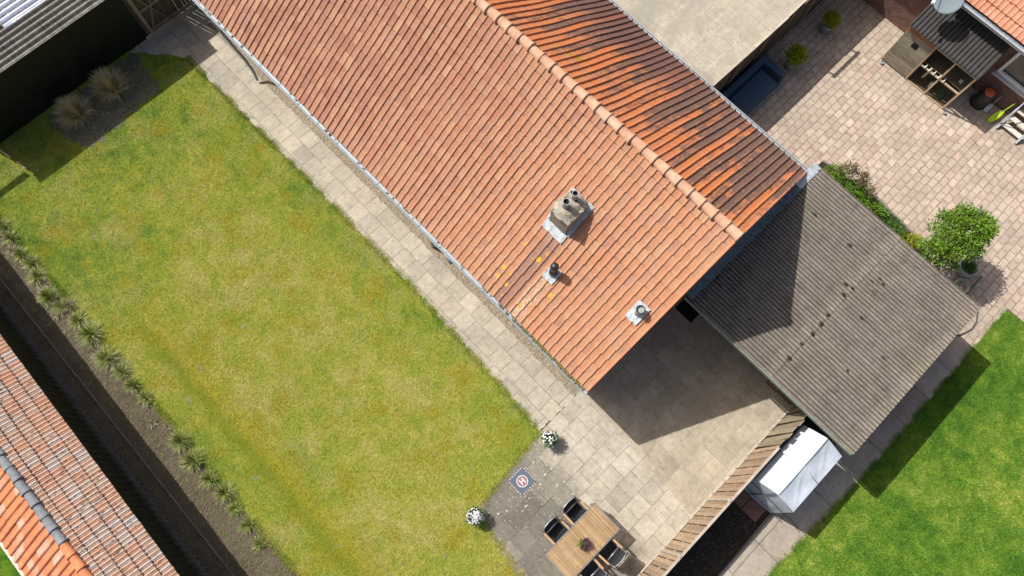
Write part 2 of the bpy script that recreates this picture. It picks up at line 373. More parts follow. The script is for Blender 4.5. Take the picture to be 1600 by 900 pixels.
M['black'] = simple('black_hole', (.008, .008, .008), .9, .2, 5, bump=0)
M['blackpl'] = simple('black_plastic', (.022, .022, .024), .45, .3, 10, spec=.5)
M['asb'] = corr_mat('asbestos_cement', (.125, .108, .092), (.215, .188, .16), (.165, .148, .10), 0, .1046, 6.83, .9)
M['asb_n'] = corr_mat('fibre_cement', (.10, .095, .085), (.30, .29, .25), (.26, .24, .17), 1, .19, 17.25, 1.3)
M['coop_roof'] = simple('black_corrugated', (.040, .039, .037), .7, .2, 6)
M['poly'] = simple('clear_corrugated_plastic', (.52, .56, .72), .25, .12, 5, spec=.6)
def flatroof():
    g = G('gritted_bitumen'); v = g.co()
    x, y, z = g.sep(v)
    n1 = g.noise(v, .7, 5, .6); n2 = g.noise(v, 6, 5, .7); n3 = g.noise(v, 42, 4, .9)
    sx = g.noise(g.map(v, (.6, 26, 1), rot=(0, 0, R_(45))), 1, 3, .8); sy = g.noise(g.map(v, (26, .6, 1), rot=(0, 0, R_(45))), 1, 3, .8)
    col = g.mix(g.mr(n1, .35, .65), (.33, .30, .235), (.40, .365, .295))
    col = g.val(col, g.mr(n2, .3, .7, .9, 1.1)); col = g.val(col, g.mr(n3, .25, .75, .7, 1.3))
    col = g.val(col, g.mr(sx, .3, .7, .88, 1.12)); col = g.val(col, g.mr(sy, .3, .7, .88, 1.12))
    col = g.mix(g.mr(g.noise(v, 2.2, 5, .7), .55, .75, 0, .5), col, (.42, .36, .20))
    ps = g.noise(g.map(v, loc=(2, 5, 0)), .45, 6, .7); col = g.mix(g.mr(ps, .50, .60, 0, .45), col, (.25, .235, .20)); col = g.mix(g.mr(g.ma('ABSOLUTE', g.ma('SUBTRACT', ps, .50)), .014, .0, 0, .5), col, (.50, .46, .37))
    return g.out(col, .95, g.bump(n3, .5, .01), .1)
M['flat'] = flatroof()
M['plank_dark'] = wood_mat('dark_planks', (.075, .055, .04), (.16, .12, .085), 2, 2, dirt=(.13, .14, .06))
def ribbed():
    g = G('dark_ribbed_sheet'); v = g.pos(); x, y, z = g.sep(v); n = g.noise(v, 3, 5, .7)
    k = g.mr(g.ma('ADD', z, g.ma('MULTIPLY_ADD', n, .5, -.25)), .62, .08, 0, 1)  # paler foot: light reaching the base of the wall, painted into the colour
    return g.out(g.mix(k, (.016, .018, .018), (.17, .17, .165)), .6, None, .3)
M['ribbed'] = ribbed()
M['cladding'] = simple('dark_green_cladding', (.010, .013, .011), .5, .25, 4)
M['trim_green'] = simple('pale_green_trim', (.20, .24, .19), .8, .3, 8, dirt=(.28, .26, .20))
M['fence'] = wood_mat('fence_wood', (.27, .185, .12), (.42, .31, .21), 2, 3, dirt=(.36, .27, .20))
M['fence_old'] = wood_mat('grey_fence_wood', (.22, .18, .125), (.36, .31, .22), 2, 3, dirt=(.20, .19, .09))
M['fence_pale'] = wood_mat('pale_fence_wood', (.40, .34, .27), (.50, .44, .36), 0, 3)
M['teak'] = wood_mat('teak_slats', (.36, .235, .12), (.48, .33, .18), 1, 3)
M['teak_arm'] = wood_mat('teak_armrest', (.45, .27, .14), (.55, .35, .20), 1, 3)
M['alu'] = simple('brushed_aluminium', (.30, .33, .36), .4, .1, 10, metal=.7, spec=.5)
M['sling'] = simple('black_textile', (.020, .021, .026), .75, .2, 20)
M['coopwood'] = wood_mat('grey_weathered_boards', (.15, .13, .095), (.40, .36, .28), 1, 3, dirt=(.20, .17, .09))
M['newwood'] = wood_mat('light_timber', (.42, .32, .20), (.52, .41, .27), 0, 3)
M['orangewood'] = simple('orange_brown_wood', (.30, .13, .05), .8, .3, 5)
M['white'] = simple('white_paint', (.74, .74, .72), .5, .1, 6)
M['offwhite'] = simple('offwhite_paint', (.60, .57, .50), .6, .2, 8)
M['glass'] = simple('dark_window_glass', (.03, .035, .04), .08, .1, 2, spec=.8, bump=0)
M['tarp'] = None
def tarp():
    g = G('white_tarpaulin'); v = g.co()
    n = g.noise(g.map(v, (1, 3.0, 2)), 2.2, 4, .5, dist=1.5); n2 = g.noise(v, 9, 5)
    col = g.val((.52, .575, .64), g.mr(n2, .3, .7, .93, 1.07))
    m = g.out(col, .5, g.bump(n, .25, .03), .3)
    return m
M['tarp'] = tarp()
M['navy'] = simple('navy_cushion', (.045, .085, .135), .7, .2, 9, dirt=(.06, .10, .145))
M['pot_grey'] = simple('grey_ceramic', (.36, .375, .39), .55, .15, 7)
M['pot_light'] = simple('pale_stone_pot', (.46, .46, .44), .7, .2, 8)
M['bark'] = simple('bark', (.12, .085, .05), .95, .3, 20)
M['orange_pl'] = simple('orange_plastic', (.50, .12, .05), .5, .2, 8)
M['lime'] = simple('lime_plastic', (.42, .60, .02), .4, .1, 8)
M['greywhite'] = simple('light_grey_plastic', (.42, .45, .48), .5, .1, 8)
M['blue'] = simple('blue_plastic', (.02, .22, .42), .5, .1, 8)
M['dish'] = simple('grey_enamel', (.16, .205, .225), .8, .06, 3)
M['hose'] = simple('pale_green_hose', (.48, .52, .36), .5, .15, 12)
M['darktube'] = simple('dark_rubber_tube', (.10, .085, .08), .6, .3, 12)
M['pad_blue'] = simple('pad_blue_fabric', (.095, .125, .165), .8, .25, 30)
M['pad_white'] = simple('pad_white_print', (.62, .60, .60), .8, .15, 30)
M['pad_red'] = simple('pad_red_print', (.27, .15, .165), .8, .3, 30)
M['mat'] = simple('black_doormat', (.006, .006, .006), .95, .3, 30)
g_ = [(0, (.02, .05, .008)), (.5, (.05, .11, .015)), (1, (.10, .19, .03))]
M['leaf'] = leaf_mat('shrub_leaves', [(0, (.06, .15, .010)), (.55, (.15, .30, .020)), (.86, (.26, .42, .05)), (.93, (.24, .11, .07)), (1, (.30, .18, .14))])
M['leaf_dark'] = leaf_mat('bed_leaves', [(0, (.035, .09, .012)), (.6, (.09, .19, .025)), (1, (.18, .30, .06))])
M['leaf_yel'] = leaf_mat('yellow_green_leaves', [(0, (.12, .20, .01)), (.5, (.32, .40, .02)), (1, (.60, .52, .05))])
M['leaf_brown'] = leaf_mat('reddish_leaves', [(0, (.07, .09, .03)), (.5, (.16, .12, .05)), (1, (.28, .16, .11))])
M['leaf_vio'] = leaf_mat('violet_leaves', [(0, (.06, .02, .035)), (.6, (.16, .06, .10)), (.8, (.28, .20, .24)), (1, (.12, .22, .03))])
M['petal'] = leaf_mat('white_petals', [(0, (.55, .56, .60)), (1, (.80, .80, .82))], .15)
M['tuft'] = leaf_mat('sedge_blades', [(0, (.08, .14, .02)), (.5, (.19, .26, .04)), (1, (.50, .46, .19))], .15)
M['straw'] = leaf_mat('straw_blades', [(0, (.36, .31, .15)), (.5, (.64, .54, .30)), (1, (.85, .74, .46))], .15)
M['dry'] = leaf_mat('withered_blades', [(0, (.10, .08, .045)), (.5, (.22, .18, .11)), (1, (.40, .33, .22))], .1)
M['pebble'] = leaf_mat('pebble_stone', [(0, (.30, .27, .22)), (.5, (.46, .42, .36)), (.8, (.60, .57, .52)), (1, (.50, .27, .15))], 0)

# ------------------------------------------------------------------ mesh helper
class MB:
    def __init__(s): s.v = []; s.f = []; s.uv = []
    def add(s, vs, fs, uvs=None):
        k = len(s.v); s.v += [tuple(p) for p in vs]; s.f += [tuple(i + k for i in f) for f in fs]
        s.uv += (uvs if uvs else [[(0., 0.)] * len(f) for f in fs])
        return s
    def box(s, c, d, rz=0., rot=None):
        x, y, z = d[0] / 2, d[1] / 2, d[2] / 2
        vs = [Vector((a * x, b * y, e * z)) for e in (-1, 1) for a, b in ((-1, -1), (1, -1), (1, 1), (-1, 1))]
        Mx = rot if rot is not None else Matrix.Rotation(rz, 3, 'Z')
        vs = [Mx @ p + Vector(c) for p in vs]
        return s.add(vs, [(3, 2, 1, 0), (4, 5, 6, 7), (0, 1, 5, 4), (1, 2, 6, 5), (2, 3, 7, 6), (3, 0, 4, 7)])
    def bar(s, a, b, w_, h_, up=(0, 0, 1)):
        a = Vector(a); b = Vector(b); d = (b - a); L = d.length; d.normalize(); u = Vector(up)
        if abs(d.dot(u)) > .98: u = Vector((1, 0, 0))
        sd = d.cross(u).normalized(); u = sd.cross(d)
        return s.box((a + b) / 2, (L, w_, h_), rot=Matrix((d, -sd, u)).transposed() if False else Matrix((d, sd * -1, u)).transposed())
    def cyl(s, a, b, r0, r1=None, n=14, cap=True, inner=None):
        r1 = r0 if r1 is None else r1; a = Vector(a); b = Vector(b); d = (b - a).normalized()
        u = d.orthogonal().normalized(); w2 = d.cross(u)
        ring = lambda p, r: [p + (u * math.cos(t) + w2 * math.sin(t)) * r for t in [2 * math.pi * i / n for i in range(n)]]
        vs = ring(a, r0) + ring(b, r1)
        fs = [(i, (i + 1) % n, n + (i + 1) % n, n + i) for i in range(n)]
        if cap: fs += [tuple(range(n - 1, -1, -1)), tuple(range(n, 2 * n))]
        return s.add(vs, fs)
    def lathe(s, prof, c=(0, 0, 0), n=24):
        vs = []; fs = []
        for r, z in prof: vs += [(c[0] + r * math.cos(2 * math.pi * i / n), c[1] + r * math.sin(2 * math.pi * i / n), c[2] + z) for i in range(n)]
        for k in range(len(prof) - 1):
            fs += [(k * n + i, k * n + (i + 1) % n, (k + 1) * n + (i + 1) % n, (k + 1) * n + i) for i in range(n)]
        return s.add(vs, fs)
    def tube(s, pts, r, n=8):
        pts = [Vector(p) for p in pts]; vs = []; fs = []; pu = None
        for i, p in enumerate(pts):
            d = (pts[min(i + 1, len(pts) - 1)] - pts[max(i - 1, 0)]).normalized()
            u = (d.orthogonal() if pu is None else (pu - d * pu.dot(d))).normalized(); pu = u; q = d.cross(u)
            rr = r[i] if isinstance(r, (list, tuple)) else r
            vs += [p + (u * math.cos(t) + q * math.sin(t)) * rr for t in [2 * math.pi * k / n for k in range(n)]]
        for i in range(len(pts) - 1): fs += [(i * n + k, i * n + (k + 1) % n, (i + 1) * n + (k + 1) % n, (i + 1) * n + k) for k in range(n)]
        fs += [tuple(range(n - 1, -1, -1)), tuple(range((len(pts) - 1) * n, len(pts) * n))]
        return s.add(vs, fs)
    def build(s, name, mat, parent=None, world=False, smooth=False, bevel=0.):
        off = np.array(parent.location) if (world and parent is not None) else np.zeros(3)
        if world and parent is not None and parent.parent is not None: off = off + np.array(parent.parent.location)
        me = bpy.data.meshes.new(name)
        me.from_pydata([tuple(np.array(p) - off) for p in s.v], [], s.f)
        l = me.uv_layers.new(name='UVMap'); fl = [c for f in s.uv for c in f]
        l.data.foreach_set('uv', np.array(fl, 'f').ravel())
        me.polygons.foreach_set('use_smooth', [bool(smooth)] * len(me.polygons))
        me.materials.append(mat); me.validate(); me.update()
        o = bpy.data.objects.new(name, me); C.objects.link(o); o.parent = parent
        if bevel:
            b = o.modifiers.new('bevel', 'BEVEL'); b.width = bevel; b.segments = 2; b.limit_method = 'ANGLE'
        return o

def np_mesh(name, V, F, UV, mat, parent=None, smooth=False):
    """V (n,3), F (m,k) equal sided, UV (m*k,2)"""
    me = bpy.data.meshes.new(name); m, k = F.shape
    me.vertices.add(len(V)); me.vertices.foreach_set('co', np.asarray(V, 'f').ravel())
    me.loops.add(m * k); me.loops.foreach_set('vertex_index', F.astype('i').ravel())
    me.polygons.add(m); me.polygons.foreach_set('loop_start', np.arange(0, m * k, k, dtype='i'))
    try: me.polygons.foreach_set('loop_total', np.full(m, k, 'i'))
    except Exception: pass
    l = me.uv_layers.new(name='UVMap'); l.data.foreach_set('uv', np.asarray(UV, 'f').ravel())
    me.polygons.foreach_set('use_smooth', [bool(smooth)] * m)
    me.materials.append(mat); me.update(); me.validate()
    o = bpy.data.objects.new(name, me); C.objects.link(o); o.parent = parent
    return o

def tag(o, label=None, cat=None, group=None, kind=None):
    if label: o['label'] = label
    if cat: o['category'] = cat
    if group: o['group'] = group
    if kind: o['kind'] = kind
    return o
def thing(name, label, cat, loc=(0, 0, 0), rz=0., group=None):
    o = bpy.data.objects.new(name, None); C.objects.link(o); o.location = loc; o.rotation_euler = (0, 0, rz); o.empty_display_size = .2
    return tag(o, label, cat, group)
def kids(o): return [c for c in bpy.data.objects if c.parent == o]
def dup(o, loc=None, rz=None, label=None, parent=None, scale=None):
    c = o.copy(); C.objects.link(c); c.parent = parent
    if loc is not None: c.location = loc
    if rz is not None: c.rotation_euler = (0, 0, rz)
    if scale is not None: c.scale = scale
    if label: c['label'] = label
    for k in kids(o): dup(k, parent=c)
    return c
def sheet(name, poly, z, mat, label=None, cat='ground', kind='structure', jag=0., th=.0):
    """flat sheet; jag > 0 roughens its outline"""
    pts = []
    n = len(poly)
    for i in range(n):
        a = np.array(poly[i], float); b = np.array(poly[(i + 1) % n], float); L = np.linalg.norm(b - a)
        k = max(1, int(L / .09)) if jag else 1
        nr = np.array([-(b - a)[1], (b - a)[0]]) / max(L, 1e-6)
        for j in range(k):
            p = a + (b - a) * j / k
            if jag and j: p = p + nr * (rng.normal() * jag + math.sin(j * .9 + i) * jag * .5)
            pts.append((p[0], p[1], z))
    m = MB(); m.add(pts, [tuple(range(len(pts)))])
    o = m.build(name, mat); tag(o, label or name.replace('_', ' '), cat, kind=kind); return o

# ------------------------------------------------------------------ the ground
sheet('ground', [(-150, -150), (150, -150), (150, 150), (-150, 150)], 0, M['earth'], 'bare earth ground beneath the gardens')
LX0, LX1 = -4.80, 2.30
lawn_poly = [(LX0, -6), (-.86, -6), (-.84, -1.75), (-.52, .02), (2.10, .30), (2.22, 1.5), (2.36, 6), (2.36, 11.2), (2.27, 16.05), (1.05, 17.6), (-3.9, 17.6), (-9, 17.6), (-9, 15.8), (-4.85, 15.6)]
sheet('lawn', lawn_poly, .012, M['lawn'], 'patchy yellow green lawn between the tufted bed and the long tiled roof', 'lawn', jag=.02)
sheet('lawn', [(3.77, -6.37), (4.54, -6.42), (5.29, -6.46), (6.52, -6.52), (8, -6.58), (14.24, -6.58), (14.26, -14), (-2, -14), (-2, -6.2)], .012, M['lawn2'], 'lush green lawn at the lower right beyond the corrugated carport', 'lawn', jag=.02)
sheet('lawn', [(-18, -2), (-8.35, -2), (-8.35, 18), (-18, 18)], .012, M['lawn2'], 'sliver of green lawn behind the small grey and orange tiled shed', 'lawn')
sheet('garden_bed', [(-6.9, -4), (LX0 + .03, -4), (LX0 + .03, 15.7), (-6.5, 15.7)], .006, M['soil'], 'bare soil bed between the dark shed wall and the lawn', 'bed', jag=.015)
sheet('garden_bed', [(-1.95, 17.2), (-1.98, 16.2), (-1.55, 15.42), (.05, 15.58), (1.05, 15.66), (1.25, 17.2)], .018, M['grey_soil'], 'grey soil patch around the two big straw coloured grasses', 'bed', jag=.055)
sheet('patio', [(-.54, .03), (2.10, .31), (3.7, .34), (9, .34), (9, -6), (-.88, -6), (-.84, -1.75)], .016, M['patio'], 'pale weathered patio slabs below the gable', 'patio')
sheet('patio', [(3.75, .2), (7.98, .2), (7.98, -3.93), (3.45, -3.93), (3.55, -2.2)], .026, M['patio_small'], 'small square slabs with pale joints in the gable shade', 'patio', jag=.0)
sheet('path', [(2.12, .34), (3.7, .34), (3.7, 17.35), (1.1, 17.35), (2.0, 16.4), (2.30, 15.95), (2.36, 11.2), (2.36, 6), (2.2, 1.5)], .020, M['path'], 'sandy slab path along the gutter side of the long house', 'path', jag=.02)
sheet('side_path', [(-2, -5.55), (12.3, -5.5), (12.6, -6.57), (8, -6.58), (6.52, -6.52), (5.29, -6.46), (4.54, -6.42), (3.77, -6.37), (-2, -6.20)], .020, M['sidepath'], 'grey slab path between the carport and the green lawn', 'path')
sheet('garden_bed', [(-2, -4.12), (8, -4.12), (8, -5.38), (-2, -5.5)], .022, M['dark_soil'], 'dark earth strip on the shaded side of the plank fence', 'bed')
sheet('courtyard', [(11.9, 3.8), (19.6, 3.8), (19.6, -30), (14.28, -30), (14.26, -6.58), (12.55, -6.56), (12.3, -5.4), (7.9, -5.4), (7.9, 0.3), (11.9, .3)], .024, M['court'], 'courtyard paved in pinkish beige blocks', 'courtyard')
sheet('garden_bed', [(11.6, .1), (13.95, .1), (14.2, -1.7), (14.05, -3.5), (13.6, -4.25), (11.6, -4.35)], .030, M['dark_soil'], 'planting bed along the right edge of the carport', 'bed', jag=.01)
tag(MB().box((4.77, -4.53, .03), (.48, .48, .04)).build('concrete_tile', M['red_slab'], bevel=.006), 'reddish square tile beside the tent entrance, nearest the fence', 'tile', 'red tiles')
tag(MB().box((4.77, -5.03, .03), (.48, .48, .04)).build('concrete_tile', M['red_slab'], bevel=.006), 'reddish square tile by the tent entrance, nearest the side path', 'tile', 'red tiles')
sheet('sandy_strip', [(3.47, .36), (3.68, .36), (3.68, 16.5), (3.47, 16.5)], .026, M['sand'], 'narrow sandy strip between the slab path and the long house', 'ground', jag=.015)
# edging stones
e = MB()
for k in range(18): e.box((-.2 + k * .47 - .0, -4.0 + rng.normal() * .004, .05), (.455, .05, .085))
tag(e.build('edging', M['kerb'], bevel=.006), 'row of narrow concrete edging along the foot of the plank fence', 'kerb', kind='structure')
e = MB()
for k in range(16): e.box((-1.0 + k * 1.0, -5.47, .045), (.985, .06, .07))
tag(e.build('edging', M['kerb_grey'], bevel=.006), 'dark edging stones beside the grey slab path', 'kerb', kind='structure')
e = MB(); pts = [(13.95, .1), (14.2, -1.7), (14.05, -3.5), (13.6, -4.25)]
for a, b in zip(pts[:-1], pts[1:]):
    L = math.dist(a, b); n = int(L / .3); an = math.atan2(b[1] - a[1], b[0] - a[0])
    for k in range(n): e.box((a[0] + (b[0] - a[0]) * (k + .5) / n, a[1] + (b[1] - a[1]) * (k + .5) / n, .05), (L / n - .012, .07, .12), an)
tag(e.build('edging', M['kerb_grey'], bevel=.006), 'stone edging along the flower bed in the courtyard', 'kerb', kind='structure')
e = MB()
for k in range(14): e.box((-5.80 + .02 * (-3 + k * 1.4 - 12), -3.0 + k * 1.4, .03), (.03, 1.385, .06), -.02)
tag(e.build('edging', M['kerb_grey']), 'narrow board edging in the shaded soil beside the dark shed', 'kerb', kind='structure')
tag(MB().box((2.75, 17.3, .06), (1.9, .09, .13)).build('threshold', M['newwood'], bevel=.005), 'pale timber threshold on the ground under the gate', 'threshold')

# ------------------------------------------------------------------ roof tiles
def tiles(rows, cols, W, L, prof, org, dc, ds, up, lift=.024, jit=.004, thick=.024, taper=.05, stagger=0., back=-.012, wave=1.):
    """tiles laid as geometry: org = ridge corner, dc = direction of columns, ds = down the slope"""
    org, dc, ds, up = [np.array(a, float) for a in (org, dc, ds, up)]
    P = np.array(prof); npf = len(P); V = []; F = []; UV = []
    for r in range(rows):
        for c in range(cols):
            k = len(V); j = rng.normal(size=4) * jit
            st = stagger * (r % 2)
            for si, (s, dz) in enumerate(((-.10, back), (1.0, lift), (1.0, lift - thick))):
                for t, h in P:
                    tt = t + (taper * (s - .5) * (1 if t > .5 else 0)) + st
                    wv = .010 * math.sin(r * .8 + c * .11) + .008 * math.sin(c * .37 + r * .21); wc_ = .006 * math.sin(r * .55 + c * .09)
                    p = org + up * wv * wave + dc * ((c + tt) * W + j[0] * .6 + wc_ * wave) + ds * ((r + s) * L + (j[1] if si else 0)) + up * (h + dz + j[2] * .4 + (j[3] * .4 if t > .5 else 0))
                    V.append(p)
            for si in range(2):
                for i in range(npf - 1):
                    a = k + si * npf + i; F.append((a, a + npf, a + npf + 1, a + 1))
                    v0, v1 = ((.02, .97) if si == 0 else (.975, .99))
                    t0 = min(max(P[i][0], .01), .99); t1 = min(max(P[i + 1][0], .01), .99)
                    UV += [(c + t0, r + v0), (c + t0, r + v1), (c + t1, r + v1), (c + t1, r + v0)]
    return np.array(V), np.array(F), np.array(UV)
def flipF(F, UV, k=4):
    return F[:, ::-1], UV.reshape(-1, k, 2)[:, ::-1].reshape(-1, 2)

PAN = [(0, .002), (.10, 0), (.40, 0), (.70, .001), (.79, .006), (.87, .024), (.95, .030), (1.03, .024), (1.035, -.004)]

# ---- the long house
RX, RZ = 7.52, 5.44; EXW, EXE, EZ = 3.36, 11.68, 2.53; Y0, Y1 = .17, 19.6
house = thing('long_house', 'long low house with big salmon orange tiled gable roof, chimney and zinc gutters', 'house', (3.67, .45, 0))
m = MB()
x0, x1, yA, yB, ez = 3.67, 11.37, .45, Y1 - .3, 2.50
hz = lambda x: 2.53 + (4.16 - abs(x - RX)) * .70 - .16
m.add([(x0, yA, 0), (x1, yA, 0), (x1, yA, hz(x1)), (RX, yA, hz(RX)), (x0, yA, hz(x0))], [(0, 1, 2, 3, 4)])
m.add([(x0, yB, 0), (x1, yB, 0), (x1, yB, hz(x1)), (RX, yB, hz(RX)), (x0, yB, hz(x0))], [(4, 3, 2, 1, 0)])
m.add([(x0, yA, 0), (x0, yA, hz(x0)), (x0, yB, hz(x0)), (x0, yB, 0)], [(0, 1, 2, 3)])
m.add([(x1, yA, 0), (x1, yA, hz(x1)), (x1, yB, hz(x1)), (x1, yB, 0)], [(3, 2, 1, 0)])
m.build('wall', M['brick_barn'], house, world=True)
slope = math.atan(.70); Ls = 4.16 / math.cos(slope); NR = 16; NC = int((Y1 - Y0) / .192)
# west face (left in the photo): columns run towards -y, so the roll lies on the -y side
ds = (-math.cos(slope), 0, -math.sin(slope)); up = (-math.sin(slope), 0, math.cos(slope))
V, F, UV = tiles(NR, NC, .192, Ls / NR, PAN, (RX, Y0 + NC * .192, RZ), (0, -1, 0), ds, up, lift=.011, thick=.014, jit=.0035, taper=.08, back=-.008)
np_mesh('roof_slope', V - np.array(house.location), F, UV, M['tile_west_face'], house)
ds = (math.cos(slope), 0, -math.sin(slope)); up = (math.sin(slope), 0, math.cos(slope))
V, F, UV = tiles(NR, NC, .192, Ls / NR, [(t, h * 1.25) for t, h in PAN], (RX, Y0 + NC * .192, RZ), (0, -1, 0), ds, up, lift=.0015, thick=.004, jit=.0015, taper=.02, back=-.0025)
F, UV = flipF(F, UV)
np_mesh('roof_slope', V - np.array(house.location), F, UV, M['tile_east_face'], house)['label'] = 'orange roof slope with black weather streaks'
# underlay so nothing shows through
m = MB()
for sx, ex in ((1, EXE), (-1, EXW)):
    m.add([(RX, Y0 + .02, RZ - .05), (ex, Y0 + .02, EZ - .055), (ex, Y1, EZ - .055), (RX, Y1, RZ - .05)], [(0, 1, 2, 3) if sx > 0 else (3, 2, 1, 0)])
m.build('roof_deck', M['plank_dark'], house, world=True)
m = MB()
for ex in (EXE, EXW): m.bar((RX, Y0 + .012, RZ - .10), (ex, Y0 + .012, EZ - .10), .022, .15)
m.build('verge_board', M['plank_dark'], house, world=True)
# flat verge tiles with a raised rim along the gable end
m = MB(); n = 16
for ex, sg in ((EXW, -1), (EXE, 1)):
    for k in range(n):
        a = Vector((RX + sg * 4.16 * k / n, Y0 - .0, RZ - 2.912 * k / n)); b = Vector((RX + sg * 4.16 * (k + 1.02) / n, Y0, RZ - 2.912 * (k + 1.02) / n))
        u_ = Vector((sg * math.sin(slope), 0, math.cos(slope)))
        m.bar(a + u_ * .012, b + u_ * .034, .03, .05, up=u_)
m.build('verge_tiles', M['ridge_or'], house, world=True, bevel=.006)
# ridge: half round tiles with collars
def ridge_tiles(mb, a, b, L, r, lift=0., coll=.018, sag=0):
    a = Vector(a); b = Vector(b); d = (b - a); tot = d.length; d.normalize(); n = int(round(tot / L)); L = tot / n
    sd = Vector((-d.y, d.x, 0)).normalized()
    for k in range(n):
        jz = rng.normal() * .004; js = rng.normal() * .006
        rings = [(-.02, r * .93), (.02, r * .96), (L * .84, r * 1.0), (L * .86, r + coll), (L * .97, r + coll * 1.2), (L * .972, r * .86)]
        vs = []; N = 13
        for q, rr in rings:
            for i in range(N):
                th = math.pi * (-.08 + 1.16 * i / (N - 1))
                p = a + d * (k * L + q) + sd * (math.cos(th) * rr + js) + Vector((0, 0, math.sin(th) * rr * .88 + lift + jz))
                vs.append(p)
        fs = [(i + j * N, i + 1 + j * N, i + 1 + (j + 1) * N, i + (j + 1) * N) for j in range(len(rings) - 1) for i in range(N - 1)]
        mb.add(vs, [f[::-1] for f in fs])
m = MB(); ridge_tiles(m, (RX, Y1, RZ - .035), (RX, Y0 - .02, RZ - .035), .355, .122, coll=.026)
m.build('ridge_cap', M['ridge'], house, world=True, smooth=True)

def gutter(mb, x, y0, y1, z, r=.072):
    N = 9; vs = []
    for y in (y0, y1):
        for rr in (r, r - .006):
            for i in range(N):
                th = math.pi * (1 + i / (N - 1)); vs.append((x + math.cos(th) * rr, y, z + math.sin(th) * rr))
    fs = []
    for i in range(N - 1):
        fs += [(i, i + 1, 2 * N + i + 1, 2 * N + i)[::-1], (N + i, N + i + 1, 3 * N + i + 1, 3 * N + i)]
        for e_ in (0, 2): fs.append((e_ * N + i, e_ * N + i + 1, (e_ + 1) * N + i + 1, (e_ + 1) * N + i))
    mb.add(vs, fs)
    for sg in (-1, 1): mb.cyl((x + sg * r, y0, z + .004), (x + sg * r, y1, z + .004), .011, n=8)
    y = y0 + .4
    while y < y1:
        mb.box((x, y, z - .02), (2 * r, .014, .008)); y += .8
    for yy in (y0, y1): mb.cyl((x, yy - .003, z), (x, yy + .003, z), r, n=18)
m = MB(); gutter(m, 3.315, Y0 - .02, Y1, 2.47); o = m.build('gutter', M['zinc'], house, world=True)
# debris and moss in the gutter
m = MB()
for k in range(260):
    y = Y0 + .1 + abs(rng.normal()) * 1.6 if k < 215 else rng.uniform(Y0, Y1)
    m.box((3.325 + rng.normal() * .012, y, 2.425 + rng.uniform(0, .025)), (.03, rng.uniform(.02, .07), .02), rng.uniform(0, 3))
tag(m.build('gutter_moss', simple('gutter_moss_green', (.17, .15, .04), .95, .5, 30), house, world=True), kind='stuff')
m = MB(); gutter(m, 11.73, Y0 - .02, Y1, 2.47); m.build('gutter', M['zinc'], house, world=True)
m = MB(); m.tube([(3.315, 15.0, 2.41), (3.315, 15.0, 2.3), (3.33, 14.6, 1.6), (3.42, 14.15, .7), (3.40, 13.92, .35), (3.36, 13.82, .12)], .042, 12); m.build('downpipe', M['zinc'], house, world=True, smooth=True)
m = MB(); m.tube([(3.315, 6.4, 2.41), (3.315, 6.4, 2.25), (3.5, 6.2, 2.0), (3.60, 6.2, 1.7), (3.60, 6.2, .05)], .042, 12); m.build('downpipe', M['zinc'], house, world=True, smooth=True)
m = MB(); m.tube([(3.30, 5.15, 2.39), (3.27, 5.05, 2.3), (3.25, 4.85, 2.22)], .05, 10); m.build('gutter_outlet', M['flue'], house, world=True, smooth=True)
# chimney
roofz = lambda x: RZ - .70 * abs(x - RX)
ch = MB().box((5.645, 3.33, 3.95), (.66, .53, 1.3)).build('chimney', M['chim'], house, world=True, bevel=.008)
m = MB().box((5.645, 3.33, 4.615), (.70, .57, .05))
m.lathe([(.05, .12), (.17, .09), (.24, .04), (.30, 0)], (5.55, 3.36, 4.63)); m.lathe([(.04, .11), (.13, .09), (.20, .03), (.24, 0)], (5.82, 3.33, 4.63))
for k in range(60):
    m.box((rng.uniform(5.32, 5.97), rng.uniform(3.07, 3.59), 4.645), (rng.uniform(.03, .09), rng.uniform(.03, .08), .03), rng.uniform(0, 3))
m.v = [tuple(np.array(p) - np.array(house.location)) for p in m.v]
m.build('chimney_cap', M['mortar'], ch, bevel=.006)
hl = np.array(house.location)
def hloc(mb): mb.v = [tuple(np.array(p) - hl) for p in mb.v]; return mb
for fx, fy, r in ((5.555, 3.40, .078), (5.84, 3.40, .070)):
    m = MB(); m.lathe([(r, 0), (r, .33), (r + .008, .335), (r + .008, .35), (r - .008, .35), (r - .008, .02)], (fx, fy, 4.66), 24)
    f_ = hloc(m).build('flue', M['flue'], ch, smooth=False)
    m = MB(); m.cyl((fx, fy, 4.80), (fx, fy, 4.95), r - .009, n=20); hloc(m).build('flue_opening', M['black'], ch)
def on_roof(x, y, lift=.05): return Vector((x, y, roofz(x) + lift))
def patch(mb, x0, x1, y0, y1, lift=.055, nx=9, ny=9, amp=.010):
    vs = []; fs = []
    for i in range(nx + 1):
        for j in range(ny + 1):
            x = x0 + (x1 - x0) * i / nx + rng.normal() * .006; y = y0 + (y1 - y0) * j / ny + rng.normal() * .006
            ph = ((Y0 + NC * .192 - y) / .192) % 1; hh = np.interp(ph, [p[0] for p in PAN], [p[1] for p in PAN])
            vs.append(tuple(on_roof(x, y, lift + hh * .8 + rng.normal() * amp * .4)))
    for i in range(nx):
        for j in range(ny):
            a = i * (ny + 1) + j; fs.append((a, a + ny + 1, a + ny + 2, a + 1))
    mb.add(vs, fs)
m = MB(); patch(m, 5.13, 5.33, 3.0, 3.66); patch(m, 5.33, 6.03, 2.96, 3.07); patch(m, 5.33, 6.05, 3.59, 3.68); patch(m, 5.96, 6.10, 2.97, 3.68)
hloc(m).build('flashing', M['lead'], ch)
